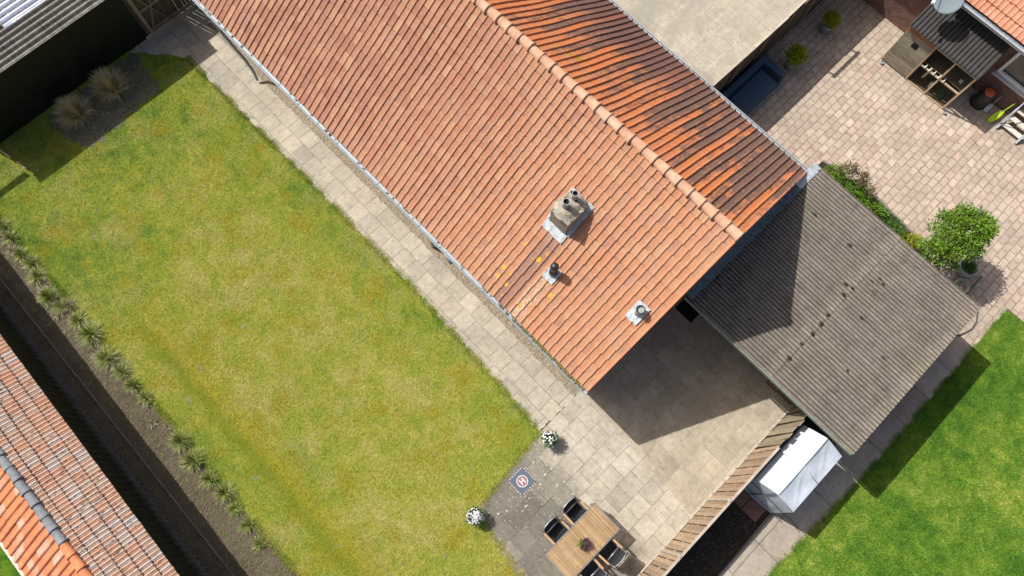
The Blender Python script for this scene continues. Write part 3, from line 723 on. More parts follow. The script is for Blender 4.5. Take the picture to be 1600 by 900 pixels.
vp = hloc(MB().lathe([(.075, 0), (.10, .02), (.10, .20), (.075, .24), (.075, .34), (.098, .37), (.098, .53), (.08, .58), (.04, .60), (0, .605)], tuple(on_roof(4.60, 2.69, .03)), 20)).build('vent_pipe', M['blackpl'], house, smooth=True)
vp['label'] = 'black ribbed vent pipe with rounded cap'
m = MB(); patch(m, 4.40, 4.74, 2.52, 2.86); hloc(m).build('flashing', M['lead'], vp)
vp = hloc(MB().lathe([(.088, -.05), (.088, .27), (.104, .275), (.104, .295), (.082, .295), (.082, .26), (0, .26)], tuple(on_roof(5.22, .60, .03)), 24)).build('vent_pipe', M['flue'], house)
vp['label'] = 'short open grey vent pipe near the gable'
hloc(MB().lathe([(.083, .29), (.106, .292), (.106, .305), (.083, .305)], tuple(on_roof(5.22, .60, .03)), 24)).build('pipe_rim', M['blackpl'], vp)
m = MB(); patch(m, 4.99, 5.42, .44, .78); hloc(m).build('flashing', M['lead'], vp)
# lead over the seam with the carport
m = MB(); n = 40; vs = []; fs = []
for i in range(n + 1):
    x = 11.13 + .86 * i / n
    for j, (yy, zz) in enumerate(((.21, 2.64), (.10, 2.60), (.02, 2.585), (-.04 + rng.normal() * .012, 2.565))): vs.append((x + rng.normal() * .003, yy, zz + rng.normal() * .006))
for i in range(n):
    for j in range(3): a = i * 4 + j; fs.append((a, a + 1, a + 5, a + 4))
m.add(vs, fs); hloc(m).build('seam_flashing', M['lead'], house)
# ------------------------------------------------------------------ carport with corrugated roof
def corr(x0, x1, y0, y1, z00, zx=0., zy=0., pitch=.177, amp=.024, along='y', th=.008, sub=8, wob=.0, nl=None, edge=.0):
    """corrugated sheet, ribs run along `along`; z = z00 + zx*(x-x0) + zy*(y-y0)"""
    a0, a1 = (x0, x1) if along == 'y' else (y0, y1); l0, l1 = (y0, y1) if along == 'y' else (x0, x1)
    n = int((a1 - a0) / pitch * sub); ml = nl or max(2, int((l1 - l0) / .35))
    A = np.linspace(a0, a1, n + 1); Lp = np.linspace(l0, l1, ml + 1)
    AA, LL = np.meshgrid(A, Lp, indexing='ij'); H = np.sin((AA - a0) / pitch * 2 * np.pi) * amp + rng.normal(size=AA.shape) * wob
    X, Y = (AA, LL.copy()) if along == 'y' else (LL.copy(), AA)
    if edge:
        e_ = rng.normal(size=n + 1) * edge
        (Y if along == 'y' else X)[:, 0] += e_; (Y if along == 'y' else X)[:, -1] += rng.normal(size=n + 1) * edge
    Z = z00 + zx * (X - x0) + zy * (Y - y0) + H
    m = MB(); Vt = np.stack([X, Y, Z], -1).reshape(-1, 3); Vb = Vt - np.array([0, 0, th]); q = ml + 1
    idx = lambda i, j: i * q + j; F = []
    N = len(Vt)
    for i in range(n):
        for j in range(ml):
            f = (idx(i, j), idx(i + 1, j), idx(i + 1, j + 1), idx(i, j + 1))
            if along != 'y': f = f[::-1]
            F.append(f); F.append(tuple(N + k for k in f[::-1]))
    for i in range(n):
        for j in (0, ml):
            F.append((idx(i, j), idx(i + 1, j), N + idx(i + 1, j), N + idx(i, j)))
    for j in range(ml):
        for i in (0, n): F.append((idx(i, j), idx(i, j + 1), N + idx(i, j + 1), N + idx(i, j)))
    m.add(np.vstack([Vt, Vb]), F); return m
cp = thing('carport', 'open carport with weathered grey corrugated roof beside the gable', 'carport', (9.4, -2.6, 0))
m = corr(6.83, 12.06, -5.27, -2.55, 2.47, pitch=.1046, amp=.014, wob=.001, edge=.004, sub=6); m.build('roof_sheet', M['asb'], cp, world=True, smooth=True)
m = corr(6.83, 12.06, -2.72, .10, 2.49, zy=.016, pitch=.1046, amp=.014, wob=.001, edge=.012, sub=6); m.build('roof_sheet', M['asb'], cp, world=True, smooth=True)
m = MB().bar((6.80, .1, 2.46), (6.80, -5.24, 2.43), .035, .12); m.build('side_trim', M['trim_green'], cp, world=True, bevel=.006)
m = MB(); n = 60; vs = []; fs = []
for i in range(n + 1):
    x = 6.85 + 4.30 * i / n
    for j, (yy, zz) in enumerate(((.22, 2.66), (.12, 2.60), (.03, 2.58), (-.07 + rng.normal() * .02, 2.56))): vs.append((x, yy, zz + rng.normal() * .007))
for i in range(n):
    for j in range(3): a = i * 4 + j; fs.append((a, a + 1, a + 5, a + 4))
m.add(vs, fs); m.build('wall_flashing', M['flash_dark'], cp, world=True)
m = MB()
for x in (7.98, 8.9, 10.4, 11.85):
    for y in (-5.1, -.15): m.box((x, y, 1.2), (.11, .11, 2.4))
    m.box((x, -2.6, 2.38), (.09, 5.1, .12))
m.build('frame', M['plank_dark'], cp, world=True)
MB().box((10.0, -2.6, 1.19), (3.9, 4.9, 2.38)).build('store_wall', M['plank_dark'], cp, world=True)
m = MB()
def lump(mb, p, r, h):
    n = 9; vs = [(p[0] + math.cos(2 * math.pi * i / n) * r * rng.uniform(.6, 1.3), p[1] + math.sin(2 * math.pi * i / n) * r * rng.uniform(.8, 1.9), p[2]) for i in range(n)]
    vs.append((p[0], p[1], p[2] + h)); mb.add(vs, [(i, (i + 1) % n, n) for i in range(n)])
for x, y, r in [(9.05, -2.68, .04), (8.75, -2.70, .05), (8.4, -2.72, .045), (8.0, -2.68, .04), (7.5, -2.7, .05), (9.75, -2.62, .05), (10.05, -2.66, .04), (10.0, -2.5, .05),
                (10.9, -.75, .07), (10.9, -1.9, .05), (7.8, -.1, .10), (7.68, -.28, .07), (7.95, -.35, .06), (8.15, -.2, .05), (10.55, -2.9, .03), (10.75, -3.0, .03), (10.7, -3.15, .03), (9.6, -3.3, .04),
                (7.5, .0, .08), (7.62, -.14, .09), (8.5, .0, .08), (7.55, -1.4, .03), (8.3, -3.9, .03), (9.2, -4.3, .03)]:
    lump(m, (x, y, 2.52), r, .03)
tag(m.build('moss', simple('dark_moss', (.035, .032, .015), .95, .5, 25), cp, world=True), kind='stuff')

# ------------------------------------------------------------------ flat roofed annex
an = thing('flat_roofed_annex', 'plank sided annex with flat beige gritted roof behind the blue sofa', 'building', (14.5, 8, 0))
MB().box((17.4, 8.7, 2.13), (10.8, 10.1, .12)).build('roof', M['flat'], an, world=True)
m = MB()
x = 12.0; k = 0
while x < 22.8:
    L = rng.uniform(1.5, 2.0); m.bar((x, 3.65 + rng.normal() * .01, 2.215), (x + L - .02, 3.65 + rng.normal() * .01, 2.215), .055, .05); x += L
m.build('edge_board', M['fence_pale'], an, world=True, bevel=.005)
m = MB(); x = 12.0
while x < 22.8:
    wd = rng.uniform(.16, .21); m.box((x + wd / 2, 3.72 + rng.normal() * .008, 1.03), (wd - .012, .025, 2.06), 0); x += wd
m.build('wall', M['plank_dark'], an, world=True)
m = MB().box((17.4, 8.7, 1.03), (10.7, 9.9, 2.06)); m.build('inner_wall', M['cladding'], an, world=True)
for x in (13.4, 14.6, 15.9, 17.2): MB().bar((x, 3.66, 2.05), (x + .10, 3.70, 0), .03, .03).build('batten', M['newwood'], an, world=True)
m = MB().box((16.62, 3.57, 2.44), (1.35, .045, .10))
for x in (16.05, 17.2): m.box((x, 3.60, 2.30), (.05, .04, .30))
m.build('rail_board', M['fence_pale'], an, world=True)

# ------------------------------------------------------------------ dark shed with grey and orange tiles (lower left), turned by two degrees
shed = thing('tiled_shed', 'narrow shed with mottled grey and orange tiled roof and dark ribbed wall', 'shed', (-6.26, 8.5, 0), -.0347)
SE, SR, SW = .19, -1.07, -2.33; SZ, SRZ = 2.10, 2.76
ya, yb = -12.5, 9.2
nn = int((yb - ya) / .19 * 8); vs = []; fs = []
for i in range(nn + 1):
    y = ya + (yb - ya) * i / nn; x = max(math.sin((y - ya) / .19 * 2 * math.pi), -.3) * .045
    vs += [(x, y, 0), (x, y, 2.15)]
for i in range(nn): fs.append((2 * i, 2 * i + 2, 2 * i + 3, 2 * i + 1))
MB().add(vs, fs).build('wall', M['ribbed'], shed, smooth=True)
MB().box((-1.13, (ya + yb) / 2, 1.02), (2.1, yb - ya, 2.04)).build('inner_wall', M['cladding'], shed)
PB = [(0, .002), (.12, 0), (.28, .004), (.40, .018), (.5, .022), (.60, .018), (.72, .004), (.88, 0), (1.0, .002)]
PS = [(0, 0), (.2, -.002), (.45, .004), (.62, .020), (.78, .034), (.92, .030), (1.02, .012)]
sE = math.atan((SRZ - SZ) / (SE - SR)); LE = math.hypot(SRZ - SZ, SE - SR)
ncol = int((yb - ya) / .108)
V, F, UV = tiles(5, ncol, .108, LE / 5, PB, (SR, ya + ncol * .108, SRZ), (0, -1, 0), (math.cos(sE), 0, -math.sin(sE)), (math.sin(sE), 0, math.cos(sE)), lift=.020, thick=.035, taper=0, jit=.003)
F, UV = flipF(F, UV)
np_mesh('roof_slope', V, F, UV, M['tile_weathered'], shed)['label'] = 'mottled grey and orange tiles with dark moss lines'
sW = math.atan((SRZ - SZ) / (SR - SW)); LW = math.hypot(SRZ - SZ, SR - SW)
V, F, UV = tiles(6, int((yb - ya) / .2), .2, LW / 6, PS, (SR, ya + int((yb - ya) / .2) * .2, SRZ), (0, -1, 0), (-math.cos(sW), 0, -math.sin(sW)), (-math.sin(sW), 0, math.cos(sW)), lift=.022, thick=.03, taper=.08)
np_mesh('roof_slope', V, F, UV, M['tile_fresh'], shed)['label'] = 'brighter orange wavy tiles on the far side'
m = MB(); m.add([(SR, ya, SRZ - .05), (SE, ya, SZ - .05), (SE, yb, SZ - .05), (SR, yb, SRZ - .05), (SW, ya, SZ - .05), (SW, yb, SZ - .05)], [(0, 1, 2, 3), (3, 5, 4, 0)]); m.build('roof_deck', M['plank_dark'], shed)
JY = -2.33 - .35
m = MB(); ridge_tiles(m, (SR, yb, SRZ - .03), (SR, JY, SRZ - .03), .36, .105, coll=.016); m.build('ridge_cap', M['ridge_gr'], shed, smooth=True)['label'] = 'grey half round ridge tiles'
m = MB(); ridge_tiles(m, (SR, JY, SRZ - .03), (SR, ya, SRZ - .03), .36, .105, coll=.016); m.build('ridge_cap', M['ridge_or'], shed, smooth=True)['label'] = 'orange half round ridge tiles'
MB().box((SW - .06, (ya + yb) / 2, SZ - .05), (.07, yb - ya, .05)).build('eave_strip', M['offwhite'], shed)

# ------------------------------------------------------------------ north barn with corrugated roof (upper left)
nb = thing('corrugated_barn', 'dark barn at the top left with grey corrugated roof and clear plastic panel', 'barn', (-.8, 18, 0))
m = corr(-3.80, 2.64, 17.25, 22.5, 2.23, zy=.06, pitch=.19, amp=.040, along='x', wob=.0, edge=.012); m.build('roof_sheet', M['asb_n'], nb, world=True, smooth=True)
m = corr(-1.0, 2.6, 17.25 + .19 * 5 + .05, 17.25 + .19 * 17 + .05, 2.335, zy=.06, pitch=.19, amp=.036, along='x'); m.build('plastic_panel', M['poly'], nb, world=True, smooth=True)
MB().box((-.9, 19.5, 1.05), (5.6, 4.2, 2.1)).build('wall', M['cladding'], nb, world=True)
# gate
gt = thing('garden_gate', 'weathered plank gate with diagonal brace at the end of the path', 'gate', (2.75, 17.42, 0))
m = MB(); x = 2.10
while x < 3.62:
    m.box((x + .05, 17.42, .92), (.10 if x < 2.85 else .098, .018, 1.78)); x += .102 if x < 2.85 else (.101 if rng.uniform() < .4 else .113)
m.build('plank', M['plank_dark'], gt, world=True)
m = MB()
for z in (.15, 1.0, 1.72): m.box((2.85, 17.395, z), (1.5, .03, .09))
m.bar((2.15, 17.37, .15), (2.75, 17.37, 1.7), .03, .09, up=(0, 1, 0)); m.bar((2.75, 17.37, .15), (2.2, 17.37, 1.7), .03, .09, up=(0, 1, 0))
m.build('brace', M['fence_old'], gt, world=True)
for px in (2.06, 3.66): MB().box((px, 17.38, .95), (.10, .10, 1.9)).build('post', M['fence_old'], gt, world=True)
# wooden rail fence west of the barn (its beam throws the stripe of shade at the left)
wf = thing('rail_fence', 'single rail wooden fence beside the dark barn', 'fence', (-4.6, 17.4, 0))
MB().box((-4.75, 17.36, 1.72), (1.9, .05, .22)).build('rail', M['fence_old'], wf, world=True)
MB().box((-5.65, 17.40, .9), (.1, .1, 1.8)).build('post', M['fence_old'], wf, world=True)
tag(MB().bar((-3.62, 17.5, .10), (-3.46, 16.72, .10), .04, .05).bar((-3.41, 16.5, .08), (-3.34, 16.15, .08), .04, .04).build('timber_batten', M['newwood']), 'thin pale timber batten lying on the grass at the left edge', 'batten')

# ------------------------------------------------------------------ plank fence
fn = thing('plank_fence', 'brown vertical plank fence running from the table to the carport', 'fence', (3, -4.06, 0))
m = MB(); b2 = MB()
x = -1.6; k = 0
while x < 5.85:
    m.box((x + .064, -4.04 + rng.normal() * .003, .95 + rng.normal() * .008), (.124, .018, 1.78), rot=Matrix.Rotation(rng.normal() * .006, 3, 'Y')); x += .127 if k % 2 == 0 else .158; k += 1
m.build('plank', M['fence'], fn, world=True, bevel=.002)
MB().box((2.13, -4.058, .98), (7.5, .014, .09)).build('rail', M['fence_pale'], fn, world=True)
MB().box((2.13, -4.078, .94), (7.5, .014, 1.72)).build('gap_blocker', M['plank_dark'], fn, world=True)  # added behind the planks to keep sunlight from passing the gaps
m = MB().box((2.13, -4.062, 1.86), (7.5, .06, .03)); m.build('cap_rail', M['fence_pale'], fn, world=True, bevel=.003)
for px in (.42, 2.25, 4.05):
    MB().box((px, -4.02, .95), (.075, .085, 1.90)).build('post', M['fence_pale'], fn, world=True, bevel=.004)
fo = thing('plank_fence', 'older grey leaning planks of the fence where it meets the carport', 'fence', (6.7, -4.05, 0))
m = MB(); x = 5.92; k = 0
while x < 8.0:
    wd = rng.uniform(.19, .23); tl = -.02 + rng.normal() * .03
    m.box((x + wd / 2 + .05, -4.03 - (k % 2) * .03, .98 + rng.normal() * .035), (wd - .035, .02, 1.9), rot=Matrix.Rotation(tl, 3, 'Y')); x += wd + .008; k += 1
m.build('plank', M['fence_old'], fo, world=True, bevel=.002)
MB().box((6.95, -4.078, .92), (2.1, .012, 1.7)).build('gap_blocker', M['plank_dark'], fo, world=True)  # added so the old planks throw no bars of light on the tent
for z in (.3, 1.5): MB().box((6.95, -4.098, z), (2.1, .02, .08)).build('rail', M['fence_old'], fo, world=True)
m = MB().box((7.75, -3.7, .35), (.35, .5, .7)).box((7.7, -3.25, .2), (.3, .35, .4)).box((7.55, -3.6, .85), (.12, .6, .3))
tag(m.build('crate', M['plank_dark'], bevel=.01), 'dark wooden crates stacked under the carport edge', 'crate')

# ------------------------------------------------------------------ white tent
tt = thing('garden_tent', 'small white tarpaulin tent with ridge between fence and carport', 'tent', (5.95, -4.78, 0))
def tarpaulin():
    X0, X1, YL, YR, YC, ZE, ZR = 4.98, 6.88, -4.22, -5.32, -4.74, 1.74, 1.98
    ZL = 1.50
    m = MB(); nx, ny = 40, 14
    def surf(p00, p10, p11, p01, nu, nv, amp, sag):
        vs = []; fs = []
        P = [np.array(p, float) for p in (p00, p10, p11, p01)]; nrm = np.cross(P[1] - P[0], P[3] - P[0]); nrm /= np.linalg.norm(nrm)
        for i in range(nu + 1):
            for j in range(nv + 1):
                u, v = i / nu, j / nv
                p = P[0] * (1 - u) * (1 - v) + P[1] * u * (1 - v) + P[2] * u * v + P[3] * (1 - u) * v
                e_ = math.sin(math.pi * v) * math.sin(math.pi * min(1, max(0, u)))
                hv = abs(math.sin(2 * math.pi * u))
                d = -sag * math.sin(math.pi * v) * hv + amp * e_ * (math.sin(7 * u + 4 * v + 2 * math.sin(3 * v)) + .5 * math.sin(6 * v - 13 * u)) + amp * 1.6 * max(0, 1 - abs((u % .5) * 2 - v * .9 - .08) * 9) * math.sin(math.pi * v)
                vs.append(tuple(p + nrm * d))
        for i in range(nu):
            for j in range(nv):
                a = i * (nv + 1) + j; fs.append((a, a + nv + 1, a + nv + 2, a + 1))
        m.add(vs, fs)
    surf((X0, YC, ZR), (X1, YC, ZR), (X1, YL, ZL), (X0, YL, ZL), nx, ny, .006, .015)
    surf((X0, YR, ZE), (X1, YR, ZE), (X1, YC, ZR), (X0, YC, ZR), nx, ny, .009, .035)
    surf((X0 + .02, YR - .08, .02), (X1, YR - .05, .02), (X1, YR, ZE), (X0, YR, ZE), nx, ny, .012, .0)
    surf((X1, YL, .02), (X0, YL, .02), (X0, YL, ZL), (X1, YL, ZL), nx, ny, .01, .0)
    # end walls (five sided, as two flaps each)
    surf((X0 + .01, YL, .02), (X0 - .03, YC, .02), (X0, YC, ZR), (X0, YL, ZL), 10, 16, .012, 0)
    surf((X0 - .03, YC, .02), (X0 + .02, YR - .08, .02), (X0, YR, ZE), (X0, YC, ZR), 10, 16, .012, 0)
    surf((X1, YC, .02), (X1, YL, .02), (X1, YL, ZL), (X1, YC, ZR), 10, 16, .01, 0)
    surf((X1, YR, .02), (X1, YC, .02), (X1, YC, ZR), (X1, YR, ZE), 10, 16, .01, 0)
    return m
tarpaulin().build('cover', M['tarp'], tt, world=True, smooth=True)
m = MB()
m.tube([(4.975, -4.74, 1.992), (6.885, -4.74, 1.992)], .014); m.tube([(5.93, -5.32, 1.745), (5.93, -4.74, 1.99), (5.93, -4.21, 1.51)], .010)
m.tube([(4.975, -5.32, 1.745), (4.975, -4.74, 1.985), (4.975, -4.21, 1.51)], .010)
m.build('seam_rib', M['greywhite'], tt, world=True, smooth=True)
m = MB(); m.tube([(4.95, -4.22, 1.2), (4.93, -4.74, 1.25), (4.94, -5.34, 1.2)], .010); m.tube([(4.95, -4.22, .55), (4.91, -4.74, .5), (4.93, -5.38, .55)], .010); m.tube([(4.92, -4.66, .05), (4.94, -4.68, 1.1), (4.96, -4.70, 1.9)], .012)
m.build('tent_pole', M['darktube'], tt, world=True, smooth=True)

# ------------------------------------------------------------------ brick house (upper right)
bh = thing('brick_house', 'dark brick house with pale orange tiled roof at the top right', 'house', (19.45, 0, 0))
MB().box((24.45, 0, 1.4), (10, 30, 2.8)).build('wall', M['brick_dark'], bh, world=True)
sh = math.radians(38); Lh = 4.2
# columns run towards -y, slope rises to +x
o_ = (19.05 + Lh * math.cos(sh), 6.0, 2.66 + Lh * math.sin(sh)); nh = int(14 / .16)
V, F, UV = tiles(14, nh, .16, Lh / 14, PB, o_, (0, -1, 0), (-math.cos(sh), 0, -math.sin(sh)), (-math.sin(sh), 0, math.cos(sh)), lift=.03, thick=.04, taper=0)
np_mesh('roof_slope', V - np.array(bh.location), F, UV, M['tile_house'], bh)
m = MB(); m.add([(19.07, 2.2, 2.58), (19.07, -8, 2.58), (22.4, -8, 5.18), (22.4, 2.2, 5.18)], [(0, 1, 2, 3)]) ; m.build('roof_deck', M['plank_dark'], bh, world=True)
m = MB(); gutter(m, 18.99, -8, .75, 2.58, .062); m.build('gutter', M['zinc'], bh, world=True)
MB().box((19.2, -3.6, 2.50), (.5, 8.6, .04)).build('soffit', M['offwhite'], bh, world=True)
def window(y0, y1, z0, z1, mull=(), parent=bh, X=19.40):
    fr = MB(); t = .09
    for z in (z0, z1): fr.box((X, (y0 + y1) / 2, z), (.10, abs(y1 - y0) + t, t))
    for y in (y0, y1) + tuple(mull): fr.box((X + .002, y, (z0 + z1) / 2), (.095, t, abs(z1 - z0)))
    o = fr.build('window', M['white'], parent, world=True, bevel=.004)
    g2 = MB().box((X + .04, (y0 + y1) / 2, (z0 + z1) / 2), (.012, abs(y1 - y0) - .05, abs(z1 - z0) - .05))
    g2.v = [tuple(np.array(p) - np.array(parent.location)) for p in g2.v]; g2.build('pane', M['glass'], o)
    s2 = MB().box((X - .05, (y0 + y1) / 2, z0 - .07), (.2, abs(y1 - y0) + .2, .04))
    s2.v = [tuple(np.array(p) - np.array(parent.location)) for p in s2.v]; s2.build('sill', M['greywhite'], o)
window(-1.72, -4.0, 1.16, 2.35, (-2.75,)); window(1.75, .95, 1.9, 2.55)
# satellite dish
sd = thing('satellite_dish', 'round grey satellite dish on an arm above the black coop roof', 'dish', (18.55, .62, 2.55))
m = MB(); n = 28; vs = [(0, 0, 0)]; fs = []
for k in range(1, 7):
    r = .385 * k / 6
    vs += [(r * math.cos(2 * math.pi * i / n) * .93, r * math.sin(2 * math.pi * i / n), .42 * r * r) for i in range(n)]
fs += [(0, 1 + i, 1 + (i + 1) % n) for i in range(n)]
for k in range(5): fs += [(1 + k * n + i, 1 + (k + 1) * n + i, 1 + (k + 1) * n + (i + 1) % n, 1 + k * n + (i + 1) % n) for i in range(n)]
rot = Vector((-.45, .12, .88)).normalized().to_track_quat('Z', 'Y').to_matrix()
cc = Vector((-.02, .10, .22))
m.v = []; m.f = []; m.uv = []
m.add([rot @ Vector(p) + cc for p in vs], fs); o = m.build('dish_bowl', M['dish'], sd, smooth=True); sm = o.modifiers.new('solid', 'SOLIDIFY'); sm.thickness = .012
lnb = cc + Vector((-.58, .28, .22))
m = MB(); m.tube([tuple(cc + rot @ Vector((-.34, .05, .04))), tuple(lnb)], .012); m.build('arm', M['white'], sd)
m = MB(); m.box(tuple(lnb), (.10, .08, .08), .4); m.cyl(lnb + Vector((.02, 0, 0)), lnb + Vector((.10, -.04, -.06)), .04); m.build('receiver', M['white'], sd, bevel=.008)
m = MB(); m.tube([(.88, .0, .0), (.3, .05, .02), (.02, .10, .12), tuple(cc - rot @ Vector((0, 0, .02)))], .02); m.build('bracket', M['blackpl'], sd)

# ------------------------------------------------------------------ chicken coop
co = thing('chicken_coop', 'wooden coop with black corrugated roof, grey boarded side and open mesh front', 'coop', (18.7, -.15, 0))
XF = 18.12; YA, YB = 1.04, -1.37
# roof ribs along x
m = corr(XF - .12, 19.42, YB - .04, YA + .06, 1.84, zx=.14, pitch=.128, amp=.022, along='x', sub=8, th=.006); m.build('roof', M['coop_roof'], co, world=True, smooth=True)
m = MB(); z = .06
while z < 1.72: m.box((XF + rng.normal() * .003, .565, z + .05), (.022, .95, .094)); z += .102
for zz in range(16): m.box(((XF + 19.42) / 2, YA, .10 + zz * .102), (1.28, .022, .098))
m.build('side_board', M['coopwood'], co, world=True, bevel=.002)
MB().box((XF - .013, .80 - .25, 1.26), (.01, .20, .20)).build('pop_hole', M['black'], co, world=True)
MB().box((XF - .014, .565, 1.66), (.012, .95, .16)).build('header_board', M['orangewood'], co, world=True)
m = MB()
for y in (.07, -.65, YB): m.box((XF, y, .87), (.05, .05, 1.72))
for z in (.05, .86, 1.70): m.box((XF - .0, (YB + .07) / 2, z), (.045, 1.40, .05))
for z in (.05, .86, 1.74): m.box(((XF + 19.42) / 2, YB + .002, z), (1.27, .042, .045))
m.box((19.38, YB, .9), (.05, .05, 1.8))
m.build('frame', M['newwood'], co, world=True, bevel=.003)
MB().box((19.40, -.65, .9), (.02, 1.45, 1.7)).box((18.75, -.65, .04), (1.2, 1.4, .03)).build('back_panel', simple('brown_panel', (.10, .075, .04), .9, .3, 4), co, world=True)  # back and floor in one even dark brown
MB().box((18.78, -.65, .95), (1.2, 1.38, .02)).build('shelf', simple('coop_shelf_wood', (.11, .085, .05), .9, .3, 6), co, world=True)
for k, y in enumerate((-.10, -.26, -.42, -.60, -.78)):
    m = MB(); m.cyl((XF - .04, y, .885), (XF - .04, y, .93), .022); m.cyl((XF - .05, y, .93), (XF + .05, y - .01, .97), .018, .012); m.build('peg', M['white'], co, world=True)
m = MB()
for k in range(29):
    m.tube([(XF - .02, -.65 + .70 - k * .05, .05), (XF - .02, -.65 + .70 - k * .05, .86)], .0007, 3)
for k in range(17): m.tube([(XF - .02, .05, .05 + k * .05), (XF - .02, -1.35, .05 + k * .05)], .0007, 3)
m.build('wire_mesh', M['darktube'], co, world=True)
tag(MB().lathe([(.0, 0), (.12, 0), (.15, .10), (.145, .10), (.11, .012), (0, .012)], (18.42, -1.0, .06)).build('bowl', simple('green_bowl_plastic', (.03, .10, .05), .5, .2, 6)), 'round green feed bowl inside the wire run of the coop', 'bowl')
tag(MB().lathe([(0, 0), (.07, 0), (.07, .22), (.05, .27), (.02, .29), (0, .30)], (18.38, -.62, .06)).build('bottle', M['offwhite'], smooth=True), 'white drinking bottle inside the wire run of the coop', 'bottle')
tag(MB().box((18.40, -1.15, 1.0), (.11, .11, .06)).build('box', M['offwhite'], bevel=.006), 'small whitish box on the shelf behind the coop front', 'box')
for (x, y), t_ in zip(((18.0, .95), (18.02, -1.50)), ('beside the boarded corner of the coop', 'beside the open mesh corner of the coop')):
    tag(MB().lathe([(0, 0), (.05, 0), (.055, .07), (.045, .075), (.04, .02), (0, .02)], (x, y, .03)).build('tin', M['zinc']), 'small grey metal tin on the paving ' + t_, 'tin', 'tins by the coop')
# compost cone, shovels, steps
cb = thing('compost_bin', 'black conical compost bin with orange lid against the brick wall', 'bin', (19.12, -2.02, .025))
MB().lathe([(0, 0), (.27, 0), (.265, .05), (.23, .28), (.17, .55), (.14, .60), (0, .60)]).build('body', M['blackpl'], cb, smooth=True)
MB().lathe([(.155, .58), (.16, .60), (.15, .635), (.05, .65), (0, .66)]).build('lid', M['orange_pl'], cb, smooth=True)
MB().box((-.23, .05, .33), (.02, .16, .12), rot=Matrix.Rotation(-.2, 3, 'Y')).build('hatch', M['blue'], cb) if False else None
def spade(name, label, mat, foot, head, blade_w, blade_l):
    t = thing(name, label, 'spade', foot); a = Vector((0, 0, .02)); b = Vector(head) - Vector(foot); d = b.normalized()
    sd_ = d.cross(Vector((-1, 0, .3))).normalized(); nn_ = sd_.cross(d)
    m = MB(); n = 12; vs = []; fs = []
    for i in range(n + 1):
        u = i / n; w_ = blade_w * math.sin(math.pi * min(1, .12 + u * .88)) ** .7
        for s_ in (-1, -.5, 0, .5, 1): vs.append(tuple(a + d * (u * blade_l) + sd_ * (s_ * w_) + nn_ * (s_ * s_ * .03)))
    for i in range(n):
        for j in range(4): q = i * 5 + j; fs.append((q, q + 5, q + 6, q + 1))
    o = m.add(vs, fs).build('blade', mat, t, smooth=True); s3 = o.modifiers.new('solid', 'SOLIDIFY'); s3.thickness = .008
    MB().tube([tuple(a + d * (blade_l * .8)), tuple(b)], .013).build('handle', mat, t, smooth=True)
spade('paddle', 'lime green plastic spade leaning on the wall by the steps', M['lime'], (18.78, -2.62, .03), (19.38, -2.78, .62), .10, .52)
spade('spade', 'small light grey spade beside the compost bin', M['greywhite'], (18.98, -2.34, .03), (19.38, -2.36, .52), .075, .32)
tag(MB().tube([(19.40, -1.95, 1.15), (19.39, -2.10, 1.13)], .02).box((19.39, -2.24, 1.12), (.04, .2, .06)).build('hand_brush', M['blue'], bevel=.005), 'blue handled brush hanging on the brick wall below the window', 'brush')
stp = thing('garden_steps', 'short flight of pale wooden steps with grey side rail at the right edge', 'steps', (19.2, -3.35, 0))
for k in range(5):
    MB().box((18.98 + k * .20, -3.30, .16 + k * .17), (.17, .66, .035)).build('tread', M['offwhite'], stp, world=True, bevel=.005)
for y in (-2.94, -3.66):
    MB().bar((18.80, y, .04), (19.95, y, 1.02), .05, .14).build('stringer', M['greywhite'], stp, world=True)
MB().tube([(18.85, -2.90, .10), (18.95, -2.90, .75), (19.9, -2.90, 1.55)], .018).build('handrail', M['greywhite'], stp, world=True)

# ------------------------------------------------------------------ navy lounge sofa
sf = thing('lounge_sofa', 'navy blue outdoor sofa with side arm against the plank wall', 'sofa', (13.9, 3.15, 0))
m = MB().box((13.75, 3.10, .16), (2.3, .78, .28)); m.build('base', M['navy'], sf, world=True, bevel=.02)
m = MB().box((13.70, 3.03, .37), (2.1, .66, .14)); m.build('seat', M['navy'], sf, world=True, bevel=.03)
MB().box((13.85, 3.52, .36), (2.5, .17, .70)).build('backrest', M['navy'], sf, world=True, bevel=.025)
MB().box((14.97, 3.11, .31), (.24, .82, .60)).build('arm', M['navy'], sf, world=True, bevel=.025)

# ------------------------------------------------------------------ foliage helpers
def leaves(P, D, size, uvr, aspect=.5, flat=.9, curl=.5):
    """one diamond leaf (two quads' worth in one bent quad) per point P with direction D"""
    n = len(P); D = D / (np.linalg.norm(D, axis=1)[:, None] + 1e-9)
    rnd = rng.normal(size=(n, 3)); rnd[:, 2] *= flat
    nr = np.array([0, 0, 1.]) + rnd * .75; S = np.cross(D, nr); S /= np.linalg.norm(S, axis=1)[:, None] + 1e-9
    N_ = np.cross(S, D); s = (size * rng.uniform(.6, 1.35, n))[:, None]
    a = P; b = P + D * s * .5 + S * s * aspect * .5 + N_ * s * curl * .3; c = P + D * s - N_ * s * curl * .2; d = P + D * s * .5 - S * s * aspect * .5 + N_ * s * curl * .3
    V = np.stack([a, b, c, d], 1).reshape(-1, 3); F = np.arange(4 * n).reshape(n, 4)
    UV = np.repeat(np.stack([uvr, rng.uniform(0, 1, n)], 1), 4, 0)
    return V, F, UV
